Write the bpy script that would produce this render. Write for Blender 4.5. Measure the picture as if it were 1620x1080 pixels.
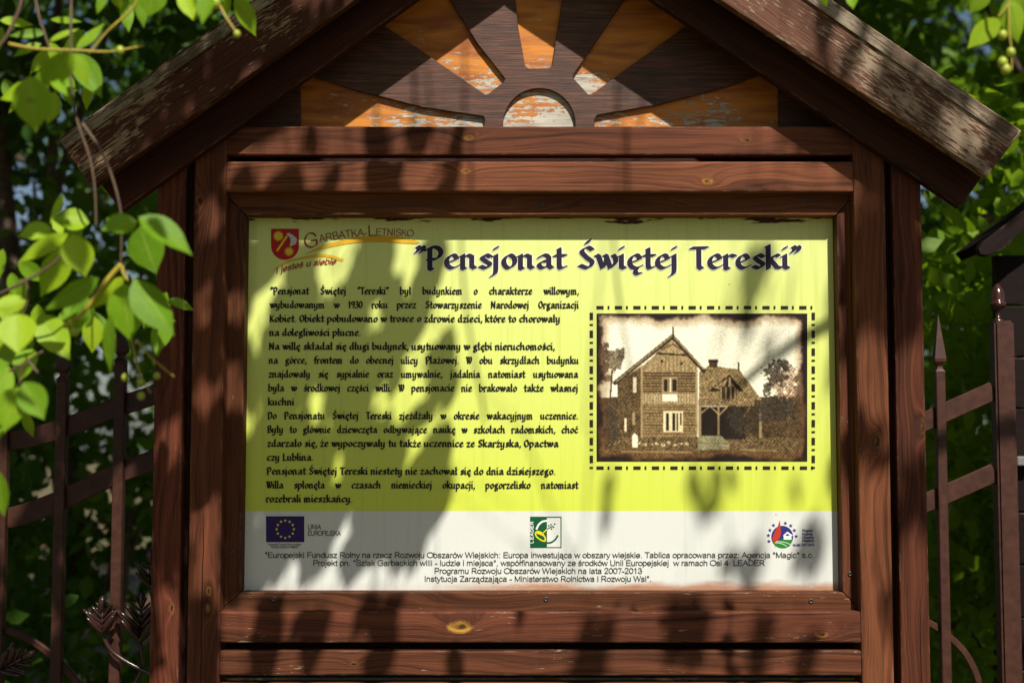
import bpy, bmesh, math, random
import numpy as np
from mathutils import Vector, Matrix, Euler
from math import radians as rad, sin, cos, pi

for o in list(bpy.data.objects): bpy.data.objects.remove(o)
SC = bpy.context.scene
COL = SC.collection

# ------------------------------------------------------------------ camera, sky, sun, exposure
F_PX, CAM_D, CAM_Z, TILT = 2250.0, 3.375, 1.65, rad(4.06)
cd = bpy.data.cameras.new('camera'); cam = bpy.data.objects.new('camera', cd); COL.objects.link(cam)
cam.location = (0, -CAM_D, CAM_Z); cam.rotation_euler = (pi / 2 + TILT, 0, 0)
cd.sensor_width = 36; cd.lens = 50; cd.clip_start = .05; cd.clip_end = 500
cd.dof.use_dof = True; cd.dof.focus_distance = CAM_D + .02; cd.dof.aperture_fstop = 2.6; cd.dof.aperture_blades = 0
SC.camera = cam

SUN_X, SUN_Z = .31, 1.2                      # the sun stands in front of the board: light goes (-.31, +1, -1.2)
SUNV = Vector((-SUN_X, 1, -SUN_Z)).normalized()
sun_el = math.asin(-SUNV.z)
wd = bpy.data.worlds.new('World'); SC.world = wd; wd.use_nodes = True
nt = wd.node_tree; bg = nt.nodes['Background']
sky = nt.nodes.new('ShaderNodeTexSky'); sky.sky_type = 'NISHITA'; sky.sun_disc = False
sky.sun_elevation = sun_el; sky.sun_rotation = math.atan2(SUN_X, -1.0)
sky.air_density = 1.0; sky.dust_density = 1.5
nt.links.new(sky.outputs[0], bg.inputs[0]); bg.inputs[1].default_value = .05
sl = bpy.data.lights.new('sun', 'SUN'); sun = bpy.data.objects.new('sun', sl); COL.objects.link(sun)
sl.energy = 5.0; sl.angle = rad(.6); sl.color = (1, .95, .86)
sun.rotation_euler = SUNV.to_track_quat('-Z', 'Y').to_euler(); sun.location = (2, -6, 8)
SC.view_settings.view_transform = 'Standard'; SC.view_settings.look = 'None'
SC.view_settings.exposure = .4; SC.view_settings.gamma = 1
SC.cycles.max_bounces = 8; SC.cycles.transparent_max_bounces = 8

# ------------------------------------------------------------------ helpers
def W(u, v, Y=0.0):
    """photograph position (1620 wide) -> point on the vertical plane y = Y"""
    a, b = (u - 810) / F_PX, (540 - v) / F_PX
    dy, dz = cos(TILT) - b * sin(TILT), sin(TILT) + b * cos(TILT)
    k = (CAM_D + Y) / dy
    return Vector((a * k, Y, CAM_Z + dz * k))

def srgb(r, g, b):
    f = lambda c: (c / 255 / 12.92) if c / 255 <= .04045 else ((c / 255 + .055) / 1.055) ** 2.4
    return (f(r), f(g), f(b), 1)

def link(o, parent=None):
    COL.objects.link(o)
    if parent is not None: o.parent = parent
    return o

def tag(o, label=None, cat=None, group=None, kind=None):
    for k, v in (('label', label), ('category', cat), ('group', group), ('kind', kind)):
        if v: o[k] = v
    return o

def empty(name, loc, label, cat, group=None):
    o = bpy.data.objects.new(name, None); o.empty_display_size = .1; link(o); o.location = loc
    return tag(o, label, cat, group)

def mesh(name, verts, faces, mat, parent=None, smooth=False):
    me = bpy.data.meshes.new(name); me.from_pydata([tuple(v) for v in verts], [], faces)
    for m in (mat if isinstance(mat, (list, tuple)) else [mat]): me.materials.append(m)
    if smooth: me.polygons.foreach_set('use_smooth', [True] * len(me.polygons))
    me.update()
    return link(bpy.data.objects.new(name, me), parent)

def bm_obj(name, bm, mat, parent=None, smooth=False):
    me = bpy.data.meshes.new(name); bm.normal_update(); bm.to_mesh(me); bm.free()
    for m in (mat if isinstance(mat, (list, tuple)) else [mat]): me.materials.append(m)
    if smooth: me.polygons.foreach_set('use_smooth', [True] * len(me.polygons))
    return link(bpy.data.objects.new(name, me), parent)

def board(name, pts, Y, thick, mat, parent, axis=None, bevel=.003, seed=0):
    """a board cut to the outline pts (x, z), front face at y = Y, grain (local X) along axis"""
    P = [Vector((p[0], p[1])) for p in pts]
    if axis is None:
        e = max(range(len(P)), key=lambda i: (P[(i + 1) % len(P)] - P[i]).length)
        axis = P[(e + 1) % len(P)] - P[e]
    ax = Vector(axis).normalized()
    if ax.x < 0 or (abs(ax.x) < 1e-6 and ax.y < 0): ax = -ax
    pr = Vector((-ax.y, ax.x))
    c = sum(P, Vector((0, 0))) / len(P)
    loc = [((p - c).dot(ax), (p - c).dot(pr)) for p in P]
    bm = bmesh.new()
    fv = [bm.verts.new((a, 0, b)) for a, b in loc]; bv = [bm.verts.new((a, thick, b)) for a, b in loc]
    n = len(fv)
    bm.faces.new(fv); bm.faces.new(bv[::-1])
    for i in range(n): bm.faces.new((fv[(i + 1) % n], fv[i], bv[i], bv[(i + 1) % n]))
    bmesh.ops.recalc_face_normals(bm, faces=bm.faces)
    bmesh.ops.bevel(bm, geom=list(bm.edges), offset=bevel, segments=2, profile=.5, affect='EDGES')
    o = bm_obj(name, bm, mat, parent)
    o.location = (c.x, Y, c.y); o.rotation_euler = (0, -math.atan2(ax.y, ax.x), 0)
    return o

def px(pts, Y): return [(W(u, v, Y).x, W(u, v, Y).z) for u, v in pts]

def tube(bm, path, radii, seg=8):
    path = [Vector(p) for p in path]
    if not isinstance(radii, (list, tuple)): radii = [radii] * len(path)
    rings = []; ref = Vector((.13, .31, .94)).normalized()
    for i, p in enumerate(path):
        d = (path[min(i + 1, len(path) - 1)] - path[max(i - 1, 0)]).normalized()
        s = d.cross(ref)
        if s.length < .05: s = d.cross(Vector((1, 0, 0)))
        s.normalize(); t = d.cross(s)
        rings.append([bm.verts.new(p + (s * cos(2 * pi * k / seg) + t * sin(2 * pi * k / seg)) * radii[i]) for k in range(seg)])
    for a, b in zip(rings, rings[1:]):
        for k in range(seg): bm.faces.new((a[k], a[(k + 1) % seg], b[(k + 1) % seg], b[k]))
    bm.faces.new(rings[0][::-1]); bm.faces.new(rings[-1])

def box(bm, x0, x1, y0, y1, z0, z1):
    v = [bm.verts.new(p) for p in ((x0, y0, z0), (x1, y0, z0), (x1, y1, z0), (x0, y1, z0), (x0, y0, z1), (x1, y0, z1), (x1, y1, z1), (x0, y1, z1))]
    for f in ((0, 3, 2, 1), (4, 5, 6, 7), (0, 1, 5, 4), (1, 2, 6, 5), (2, 3, 7, 6), (3, 0, 4, 7)): bm.faces.new([v[i] for i in f])

def catmull(pts, n=6, closed=False):
    P = [np.array(p, float) for p in pts]; out = []
    m = len(P)
    for i in range(m if closed else m - 1):
        if closed: a, b, c, d = P[(i - 1) % m], P[i], P[(i + 1) % m], P[(i + 2) % m]
        else: a, b, c, d = P[max(i - 1, 0)], P[i], P[i + 1], P[min(i + 2, m - 1)]
        for k in range(n):
            t = k / n
            out.append(.5 * ((2 * b) + (c - a) * t + (2 * a - 5 * b + 4 * c - d) * t * t + (3 * b - a - 3 * c + d) * t ** 3))
    out.append(P[0] if closed else P[-1])
    return out

# ------------------------------------------------------------------ materials
class N:
    """small node-graph helper"""
    def __init__(s, name):
        s.m = bpy.data.materials.new(name); s.m.use_nodes = True; s.t = s.m.node_tree
        s.b = s.t.nodes['Principled BSDF']
    def n(s, typ, **kw):
        x = s.t.nodes.new(typ)
        for k, v in kw.items(): setattr(x, k, v)
        return x
    def put(s, sock, v):
        if isinstance(v, bpy.types.NodeSocket): s.t.links.new(v, sock)
        else: sock.default_value = v
    def math(s, op, a, b=0.0, c=None, clamp=False):
        x = s.n('ShaderNodeMath', operation=op, use_clamp=clamp); s.put(x.inputs[0], a); s.put(x.inputs[1], b)
        if c is not None: s.put(x.inputs[2], c)
        return x.outputs[0]
    def vec(s, x, y, z):
        c = s.n('ShaderNodeCombineXYZ'); s.put(c.inputs[0], x); s.put(c.inputs[1], y); s.put(c.inputs[2], z); return c.outputs[0]
    def noise(s, v, scale=1.0, detail=3.0, rough=.55, dist=0.0):
        x = s.n('ShaderNodeTexNoise'); s.put(x.inputs['Vector'], v); s.put(x.inputs['Scale'], scale)
        x.inputs['Detail'].default_value = detail; x.inputs['Roughness'].default_value = rough; x.inputs['Distortion'].default_value = dist
        return x.outputs['Fac']
    def ramp(s, f, stops):
        x = s.n('ShaderNodeValToRGB'); s.put(x.inputs[0], f); e = x.color_ramp.elements
        while len(e) < len(stops): e.new(.5)
        for q, (p, c) in zip(e, stops): q.position = p; q.color = c if len(c) == 4 else (*c, 1)
        return x.outputs[0]
    def step(s, v, a, b):
        x = s.n('ShaderNodeMapRange', interpolation_type='SMOOTHSTEP'); s.put(x.inputs[0], v); x.inputs[1].default_value = a; x.inputs[2].default_value = b
        return x.outputs[0]
    def mix(s, f, a, b):
        x = s.n('ShaderNodeMix', data_type='RGBA'); s.put(x.inputs[0], f)
        s.put(x.inputs[6], a if isinstance(a, bpy.types.NodeSocket) or len(a) == 4 else (*a, 1))
        s.put(x.inputs[7], b if isinstance(b, bpy.types.NodeSocket) or len(b) == 4 else (*b, 1))
        return x.outputs[2]
    def bump(s, h, strength=.4, dist=.002):
        x = s.n('ShaderNodeBump'); x.inputs['Strength'].default_value = strength; x.inputs['Distance'].default_value = dist
        s.put(x.inputs['Height'], h); s.t.links.new(x.outputs[0], s.b.inputs['Normal'])
    def xyz(s, which='Object'):
        c = s.n('ShaderNodeTexCoord'); q = s.n('ShaderNodeSeparateXYZ'); s.t.links.new(c.outputs[which], q.inputs[0])
        return q.outputs[0], q.outputs[1], q.outputs[2]

def simple(name, col, rough=.6, metal=0.0, var=.0, spec=.5):
    g = N(name)
    if var:
        x, y, z = g.xyz(); f = g.noise(g.vec(x, y, z), 40, 4)
        lo = tuple(c * (1 - var) for c in col[:3]); hi = tuple(min(1, c * (1 + var)) for c in col[:3])
        g.put(g.b.inputs['Base Color'], g.ramp(f, [(.3, lo), (.7, hi)]))
    else: g.b.inputs['Base Color'].default_value = (*col[:3], 1)
    g.b.inputs['Roughness'].default_value = rough; g.b.inputs['Metallic'].default_value = metal
    g.b.inputs['Specular IOR Level'].default_value = spec
    return g.m

def wood(name, knots=(), dark=(.011, .0028, .001), light=(.175, .054, .023), peel=.30, peelcol=(.30, .21, .13), grad=None, freq=150, rough=.55, streak=None, crack=None, edge=.55):
    """stained pine board, grain along local X; knots = (x, z, size, ochre); peel = how far the stain has flaked"""
    g = N(name)
    x, y, z = g.xyz()
    oi = g.n('ShaderNodeObjectInfo'); rnd = g.math('MULTIPLY', oi.outputs['Random'], 31.0)
    xs = g.math('ADD', x, rnd)
    w1 = g.noise(g.vec(g.math('MULTIPLY', xs, 1.7), g.math('MULTIPLY', y, 5.0), g.math('MULTIPLY', z, 9.0)), 1, 2)
    f = g.math('MULTIPLY_ADD', w1, .11, z)
    f = g.math('MULTIPLY_ADD', y, .6, f)
    kmask = None; och = None
    for kx, kz, r, oc in knots:
        dx = g.math('SUBTRACT', x, kx); dz = g.math('SUBTRACT', z, kz)
        e = g.math('ADD', g.math('POWER', g.math('DIVIDE', g.math('ABSOLUTE', dx), r * 2.6), 2.0), g.math('POWER', g.math('DIVIDE', g.math('ABSOLUTE', dz), r * 1.35), 2.0))
        wv = g.math('DIVIDE', .05 * (r / .02), g.math('ADD', 1.0, g.math('MULTIPLY', e, 1.6)))
        f = g.math('ADD', f, wv)
        nz = g.noise(g.vec(x, y, z), 60, 2)
        e2 = g.math('ADD', g.math('POWER', g.math('DIVIDE', g.math('ABSOLUTE', dx), r * 1.25), 2.0), g.math('POWER', g.math('DIVIDE', g.math('ABSOLUTE', dz), r * .62), 2.0))
        e2 = g.math('MULTIPLY_ADD', nz, 1.2, g.math('SUBTRACT', e2, .6))
        mk = g.math('SUBTRACT', 1.0, g.step(e2, .25, 1.3)); core = g.math('SUBTRACT', 1.0, g.step(e2, .0, .32))
        kmask = core if kmask is None else g.math('MAXIMUM', kmask, core)
        mk = g.math('MULTIPLY', mk, oc); och = mk if och is None else g.math('MAXIMUM', och, mk)
    ring = g.noise(g.vec(g.math('MULTIPLY', xs, .8), rnd, g.math('MULTIPLY', f, freq)), 1, 3, .6)
    fib = g.noise(g.vec(g.math('MULTIPLY', xs, 9.0), g.math('MULTIPLY', y, 160.0), g.math('MULTIPLY', z, 420.0)), 1, 3, .6)
    big = g.noise(g.vec(g.math('MULTIPLY', xs, 2.5), y, g.math('MULTIPLY', z, 14.0)), 1, 3)
    h = g.math('ADD', g.math('MULTIPLY', ring, .66), g.math('MULTIPLY', fib, .34))
    tone = g.math('ADD', g.math('MULTIPLY', h, .75), g.math('MULTIPLY', big, .35))
    col = g.ramp(tone, [(.38, dark), (.54, tuple(.5 * (a + b) for a, b in zip(dark, light))), (.70, light)])
    if streak:      # a band of bare resinous wood running along the board
        zc, wd_ = streak
        sw = g.math('ABSOLUTE', g.math('SUBTRACT', g.math('MULTIPLY_ADD', g.math('SUBTRACT', w1, .5), .04, z), zc))
        sm = g.math('MULTIPLY', g.math('SUBTRACT', 1.0, g.step(sw, wd_ * .4, wd_)), g.step(g.noise(g.vec(g.math('MULTIPLY', xs, 2.2), 0.0, 0.0), 1, 1), .33, .5))
        col = g.mix(g.math('MULTIPLY', sm, .8), col, (.23, .105, .018))
    vb = g.n('ShaderNodeHueSaturation'); g.put(vb.inputs['Value'], g.math('MULTIPLY_ADD', oi.outputs['Random'], .5, .68)); g.put(vb.inputs['Hue'], g.math('MULTIPLY_ADD', g.math('FRACT', rnd), .016, .492)); g.put(vb.inputs['Color'], col); col = vb.outputs[0]
    if och is not None:
        col = g.mix(och, col, g.ramp(ring, [(.35, (.16, .07, .012)), (.65, (.50, .27, .045))]))
        col = g.mix(g.math('MULTIPLY', kmask, .85), col, (.02, .008, .004))
    if peel > 0:
        p1 = g.noise(g.vec(g.math('MULTIPLY', xs, 26.0), g.math('MULTIPLY', y, 60.0), g.math('MULTIPLY', z, 230.0)), 1, 4, .65)
        p2 = g.noise(g.vec(g.math('MULTIPLY', xs, 5.0), y, g.math('MULTIPLY', z, 16.0)), 1, 2)
        pf = g.math('ADD', g.math('MULTIPLY', p1, .6), g.math('MULTIPLY', p2, .4))
        if grad:      # (local z, local x) lean of the weathering
            pf = g.math('ADD', pf, g.math('MULTIPLY', z, grad[0])); pf = g.math('ADD', pf, g.math('MULTIPLY', x, grad[1]))
        th = 1 - peel
        pm = g.step(pf, th, th + .018)
        pc = g.mix(fib, tuple(c * .55 for c in peelcol), tuple(min(1, c * 1.45) for c in peelcol))
        col = g.mix(g.math('MULTIPLY', pm, .9), col, pc)
        h = g.math('SUBTRACT', h, g.math('MULTIPLY', pm, .25))
    if edge > 0:      # arrises worn back to pale wood
        bv = g.n('ShaderNodeBevel', samples=6); bv.inputs[0].default_value = .006
        ge = g.n('ShaderNodeNewGeometry'); dt = g.n('ShaderNodeVectorMath', operation='DOT_PRODUCT')
        g.t.links.new(bv.outputs[0], dt.inputs[0]); g.t.links.new(ge.outputs['Normal'], dt.inputs[1])
        en = g.noise(g.vec(g.math('MULTIPLY', xs, 16.0), g.math('MULTIPLY', y, 60.0), g.math('MULTIPLY', z, 60.0)), 1, 4, .7)
        em = g.math('MULTIPLY', g.math('SUBTRACT', 1.0, g.step(dt.outputs['Value'], .90, .992)), g.step(en, .50, .60))
        col = g.mix(g.math('MULTIPLY', em, edge), col, tuple(min(1, c * 1.25) for c in peelcol))
    if crack:
        zc, xa, xb = crack
        cz = g.math('ABSOLUTE', g.math('SUBTRACT', g.math('MULTIPLY_ADD', g.math('SUBTRACT', g.noise(g.vec(g.math('MULTIPLY', x, 6.0), 0.0, 0.0), 1, 4), .5), .012, z), zc))
        cm = g.math('MULTIPLY', g.math('LESS_THAN', cz, .0011), g.math('MULTIPLY', g.step(x, xa, xa + .05), g.math('SUBTRACT', 1.0, g.step(x, xb - .1, xb))))
        col = g.mix(g.math('MULTIPLY', cm, .9), col, (.004, .002, .001)); h = g.math('SUBTRACT', h, cm)
    g.put(g.b.inputs['Base Color'], col)
    g.put(g.b.inputs['Roughness'], g.math('MULTIPLY_ADD', h, .25, rough + .02))
    g.b.inputs['Specular IOR Level'].default_value = .16
    g.bump(h, .7, .0026)
    return g.m

def vein_leaf_mat(name):
    """fresh leaf; vertex colour 'leaf' holds (across 0..1, along 0..1, tone of this leaf)"""
    g = N(name); at = g.n('ShaderNodeVertexColor', layer_name='leaf'); q = g.n('ShaderNodeSeparateColor'); g.t.links.new(at.outputs[0], q.inputs[0])
    ac, al, tn = q.outputs[0], q.outputs[1], q.outputs[2]
    off = g.math('ABSOLUTE', g.math('SUBTRACT', ac, .5))
    mid = g.math('SUBTRACT', 1.0, g.step(off, .012, .045))
    sv = g.math('SINE', g.math('MULTIPLY', g.math('SUBTRACT', al, g.math('MULTIPLY', off, .55)), 62.0))
    vein = g.math('MAXIMUM', mid, g.math('MULTIPLY', g.step(sv, .82, 1.0), .45))
    x, y, z = g.xyz(); n = g.noise(g.vec(x, y, z), 55, 4)
    t = g.math('ADD', g.math('MULTIPLY', n, .35), g.math('MULTIPLY', tn, .75))
    col = g.ramp(t, [(.2, (.085, .20, .005)), (.5, (.18, .36, .007)), (.8, (.34, .50, .012))])
    col = g.mix(g.math('MULTIPLY', vein, .5), col, (.36, .50, .07))
    sp = g.step(g.noise(g.vec(x, y, z), 38, 3), .70, .73); col = g.mix(g.math('MULTIPLY', sp, .8), col, (.16, .10, .02))
    g.put(g.b.inputs['Base Color'], col); g.b.inputs['Roughness'].default_value = .5; g.b.inputs['Specular IOR Level'].default_value = .3
    g.bump(g.math('SUBTRACT', g.math('MULTIPLY', n, .6), vein), .5, .002)
    tr = g.n('ShaderNodeBsdfTranslucent'); g.put(tr.inputs[0], g.mix(.5, col, (.55, .75, .01)))
    m = g.n('ShaderNodeMixShader'); m.inputs[0].default_value = .38; out = g.t.nodes['Material Output']
    g.t.links.new(g.b.outputs[0], m.inputs[1]); g.t.links.new(tr.outputs[0], m.inputs[2]); g.t.links.new(m.outputs[0], out.inputs[0])
    return g.m

def leaf_mat(name, c0, c1, tr, trf=.45, rough=.42, nscale=2.5, spec=.4):
    g = N(name)
    x, y, z = g.xyz(); f = g.noise(g.vec(x, y, z), nscale, 3)
    col = g.ramp(f, [(.32, c0), (.68, c1)])
    g.put(g.b.inputs['Base Color'], col); g.b.inputs['Roughness'].default_value = rough
    g.b.inputs['Specular IOR Level'].default_value = spec
    t = g.n('ShaderNodeBsdfTranslucent'); t.inputs[0].default_value = (*tr, 1)
    m = g.n('ShaderNodeMixShader'); m.inputs[0].default_value = trf
    out = g.t.nodes['Material Output']
    g.t.links.new(g.b.outputs[0], m.inputs[1]); g.t.links.new(t.outputs[0], m.inputs[2]); g.t.links.new(m.outputs[0], out.inputs[0])
    return g.m
SHADOW_LEAVES = '''-538,1913,219,78,9;-531,1567,232,83,-6;-466,1826,235,79,-51;-215,1541,222,78,-9;-428,1470,223,65,-21;-653,1437,233,88,-15;-335,2067,245,93,-19;-362,1854,202,66,-43;-289,1600,216,71,-16;-601,1350,230,81,-23;-345,1610,210,79,-19;-456,1592,240,74,1;-812,1653,223,84,-31;-289,1428,190,58,5;876,1850,237,72,-9;-807,1369,226,63,0;-499,2020,197,59,-8;-340,1428,225,76,-18;-790,1905,226,62,-20;-807,2227,228,84,-17;-560,1795,235,83,-12;393,1143,235,71,-11;798,1979,245,92,-10;-279,1954,228,65,6;-378,1713,231,70,-21;-579,1553,226,65,-6;-959,2121,250,65,-27;-316,1138,161,46,-20;-728,1049,222,60,14;-824,1944,242,77,1;-697,1563,248,90,-17;-663,2003,193,72,-34;-809,1822,246,89,-4;871,2121,236,77,-6;-716,1788,164,52,-18;-711,2249,238,75,-9;-196,2065,228,56,-10;-897,2153,244,86,-10;-483,1879,211,64,-14;-586,1102,240,66,-7;-585,2089,236,81,-20;163,1078,191,59,-30;870,1963,230,82,-53;-629,2336,249,95,-27;-494,1467,210,63,-15;-407,1967,162,60,-11;-169,1827,221,54,-14;-761,1517,183,56,-22;-250,1921,249,75,-26;-765,2143,184,45,-4;-482,1106,232,60,-10;-786,2065,178,61,16;-321,1127,200,69,12;-248,1442,207,71,-12;901,1416,212,63,15;-576,2314,199,69,-36;-664,2117,188,65,-14;578,2049,153,50,-3;-1020,2089,145,50,-33;790,1855,193,61,-24;-191,1536,246,73,-13;804,2176,168,53,-6;-631,1816,205,52,3;-535,1719,196,48,-18;807,1536,152,49,-17;1032,2088,178,56,-26;694,2252,139,44,-20;-244,2274,123,39,-27;351,1189,149,43,-21;-389,1375,123,40,-13;-413,1742,180,62,7;639,1051,155,46,-19;-335,2232,142,50,4;-851,2054,193,47,-10;-728,1961,130,49,-1;706,1403,162,61,-3;-468,1380,149,47,-20;-455,2136,162,39,-19;-842,1397,244,62,6;-631,1577,219,58,-11;-665,1825,126,31,-22;-174,1763,161,42,-34;-710,1872,151,40,-7;778,2233,134,33,-13;-269,1547,141,37,-2;-511,2073,157,58,-25;-315,1801,120,37,-36;528,1011,188,47,-10;-370,1918,145,41,-25;-492,1689,122,31,-7;-333,1033,156,48,-26;544,1340,142,36,17;467,1496,111,42,-28;-711,1728,108,39,5;-768,1571,154,41,2;341,1107,120,39,-26;-758,1017,141,37,8;-756,1464,127,33,-11;866,1369,123,44,-4;-956,2017,159,49,-19;-737,1146,116,42,-12;557,1128,99,31,-26;-158,1639,144,35,-4;-1029,2005,97,30,8;642,2344,149,44,-6;558,1977,79,29,-18;-683,1251,82,28,-21;-603,1660,129,34,-6;824,1809,107,34,25;-658,1309,126,34,-5;-156,1034,128,39,2;-589,1893,88,22,-12;-751,1760,100,25,-3;572,1370,123,42,-7;-364,1480,126,41,-10;-549,1371,107,26,-16;-770,1288,87,25,-1;905,2050,104,26,-16;-867,1828,157,38,-5;-393,1586,84,22,-15;-501,2340,103,31,-27;915,2186,83,23,4;221,1472,103,25,-6;-221,1709,131,49,-39;-191,1838,100,34,-3;608,1879,88,21,-25;-278,1801,110,33,-15;-619,1744,80,28,17;841,2216,103,33,-8;546,1106,140,50,4;-439,1727,84,24,-6;-455,1356,116,30,-34;-492,2264,94,25,17;-163,2159,87,25,-15;-162,1505,93,26,-14;425,1530,80,24,13;-353,2173,128,39,-3;512,1358,88,23,-11;-855,1688,134,45,-8;558,1935,109,40,-3;604,2082,113,41,-13;-363,1168,100,36,-6;-438,1961,102,29,12;959,2158,85,23,-8;-714,1133,94,34,-24;-704,1460,121,29,-17;-526,2146,121,31,9;-224,1406,117,42,-7;-174,2176,85,23,13;-517,1129,99,27,-22;914,1847,90,31,6;178,1033,92,28,-12;-828,1284,84,23,-29;-336,1538,88,28,-12;-848,1044,111,27,-3;920,1484,104,29,7;-159,2218,116,35,-2;-266,2279,83,25,-17;-596,1201,95,31,-7;-1056,2094,79,24,6;-740,2330,109,28,-13;830,1499,78,29,-34;-779,1356,100,27,-7;-770,1778,97,28,-12;-301,1689,87,31,-24;-615,1041,86,23,-10;-490,1762,96,28,-20;-1006,1976,99,36,-19;938,2184,113,38,5;-486,1161,111,38,17;770,1567,135,49,-3;-848,1281,88,26,6;-785,1293,95,27,-1;-568,1680,102,27,-24;829,1177,101,32,-7;438,1526,113,30,0;673,1368,81,27,-29;123,1037,85,29,-18;-674,2396,87,31,-17;-343,1692,100,26,-33;-710,2120,127,33,16;755,2188,100,24,-5;-541,1460,85,28,-16;622,2268,82,23,-43;400,1084,109,37,-5;427,1557,85,25,-4;142,1119,106,31,-23;730,2327,100,28,-7;-868,2097,89,24,-15;-296,2177,102,27,-20;672,2370,78,21,-14;-8,1155,83,23,-8;-727,1716,93,33,-16;961,2047,87,33,8;-846,1122,119,30,0;-705,1088,104,34,-1;-498,2374,91,23,-15;485,1558,90,32,-3;-232,2252,81,22,-12;669,1532,82,22,7;-550,1351,98,33,-18;834,1880,101,36,-8;-279,1222,83,21,-19;-602,1429,79,20,5;-490,1414,84,23,-29;-759,1136,85,25,-26;-756,1429,88,25,-23;227,1540,101,28,-11;-635,1976,113,34,-1;-328,1841,111,36,-35;-1075,2062,84,29,-3;-149,1758,97,26,-24;-686,1308,87,31,-5;989,2010,86,29,3;-172,1660,82,23,-8;-600,1807,106,28,-7;-769,1109,86,25,-19;-482,1991,126,44,-12;-302,1214,84,27,-16;-555,1213,89,22,-13;-750,2110,96,26,-36;-577,1457,114,35,-42;828,2116,80,25,-11;-755,1161,79,23,-1;835,1117,88,22,-9;347,1079,81,29,12;521,1559,78,21,4;922,1914,96,31,-9;-646,987,85,26,-30;647,2245,91,25,2;-519,1694,101,26,-1;-236,1369,80,22,-13;-151,2287,85,32,10;-385,1638,82,28,-25;-459,2382,96,31,-10;672,1385,78,21,-16;-428,1657,81,23,-10;-449,1171,93,30,3;-651,1248,81,20,-12;908,1796,89,23,-10;-439,1901,83,20,-8;-353,1055,78,26,-23;-764,1151,90,27,8;-872,1773,150,43,-8;-595,1063,148,62,8;503,1362,74,30,-21;-851,1911,124,41,2;-637,2079,129,43,-19;-377,1788,176,61,-14;-740,1143,131,47,-24;529,1088,71,29,-28;-861,1753,187,68,-15;-165,1568,132,55,17;-343,1169,185,63,-2;871,2042,172,57,-14;-777,1471,178,69,-41;-217,2028,161,46,-23;-356,1175,165,48,-26;-188,1490,146,52,-11;-687,1823,136,40,-18;-348,2273,154,51,-10;-283,2013,96,35,-28;-686,2020,175,56,-24;-383,1894,177,53,-28;-770,1596,158,47,18;-772,1442,187,71,-32;-719,1458,90,35,-19;-267,1500,161,49,7;-312,1410,128,42,-15;-813,1323,159,59,3;610,1878,79,26,-16;808,1813,81,21,2;-188,1616,160,56,-12;-165,1816,110,36,-37;-580,1161,184,58,-6;-552,2112,151,60,-24;360,1098,158,48,-28;-653,935,164,60,4;-571,1876,109,45,-35;-468,1367,133,48,-35;-487,1420,175,48,-4;784,2073,77,31,8;647,1046,158,42,-13;-213,2092,86,28,-6;129,997,176,68,-9;-533,1440,111,44,-8;-753,1930,136,42,-24;-869,1546,118,38,-21;-501,2256,85,29,-20;-175,2102,124,47,2;-867,1226,141,40,22;-383,1372,136,44,-5;-670,1266,113,35,-6;-243,2273,141,57,-13;-801,1437,121,44,9;570,2030,159,49,-8;-446,1802,148,60,43;-842,1075,81,27,-22;-139,1797,90,30,0;-497,2243,82,33,4;-334,1989,72,26,-46;-865,1590,169,53,7;-807,2009,181,74,-3;-731,1743,143,58,11;-655,1806,77,30,-26;666,1093,79,30,-17;-312,2170,82,31,-8;-184,2038,74,30,-8;-649,1614,129,43,-7;-378,2027,126,37,-7;-652,2000,121,32,-8;898,2043,122,51,2;698,1376,95,39,-17'''
# ------------------------------------------------------------------ ground
def ground():
    n = 70; xs = np.linspace(-1, 1, n); s = np.sign(xs) * np.abs(xs) ** 2.4 * 160
    rng = np.random.default_rng(3); V = []; Fc = []
    for j in range(n):
        for i in range(n): V.append((s[i], s[j], rng.normal(0, .012) - (.0 if abs(s[j]) < 2 else .02)))
    for j in range(n - 1):
        for i in range(n - 1): a = j * n + i; Fc.append((a, a + 1, a + n + 1, a + n))
    g = N('leaf_litter_soil'); x, y, z = g.xyz(); v = g.vec(x, y, z)
    a = g.noise(v, 1.2, 4); b = g.noise(v, 28, 5, .7)
    col = g.mix(g.step(a, .42, .6), g.ramp(b, [(.3, (.05, .026, .012)), (.7, (.24, .13, .06))]), g.ramp(b, [(.3, (.02, .04, .008)), (.7, (.09, .14, .03))]))
    g.put(g.b.inputs['Base Color'], col); g.b.inputs['Roughness'].default_value = .9; g.bump(b, .8, .03)
    return tag(mesh('ground', V, Fc, g.m, smooth=True), kind='structure')
ground()

# ------------------------------------------------------------------ the information board
BOARD = empty('information_board', (0, 0, 0), 'dark brown wooden information board with gabled roof, carved half sun and a yellow-green printed panel', 'information board')
Y_RAIL, Y_POST, Y_FRAME, Y_BARGE, Y_RAFT = -.085, -.09, -.046, -.21, -.122

def upright(name, ua, ub, v0, ztop, Y, thick, mat):
    xa, xb = W(ua, v0, Y).x, W(ub, v0, Y).x
    return board(name, [(xa, -.1), (xb, -.1), (xb, ztop[1]), (xa, ztop[0])], Y, thick, mat, BOARD, axis=(0, 1), bevel=.004)

def rz(u, Y, drop=0): return W(u, -118 + .69 * abs(u - 842) + drop, Y).z    # underside of the roof slope

def knot_local(u, v, Y, o_c, vertical):
    p = W(u, v, Y)
    return (p.z - o_c[1], -(p.x - o_c[0])) if vertical else (p.x - o_c[0], p.z - o_c[1])

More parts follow.
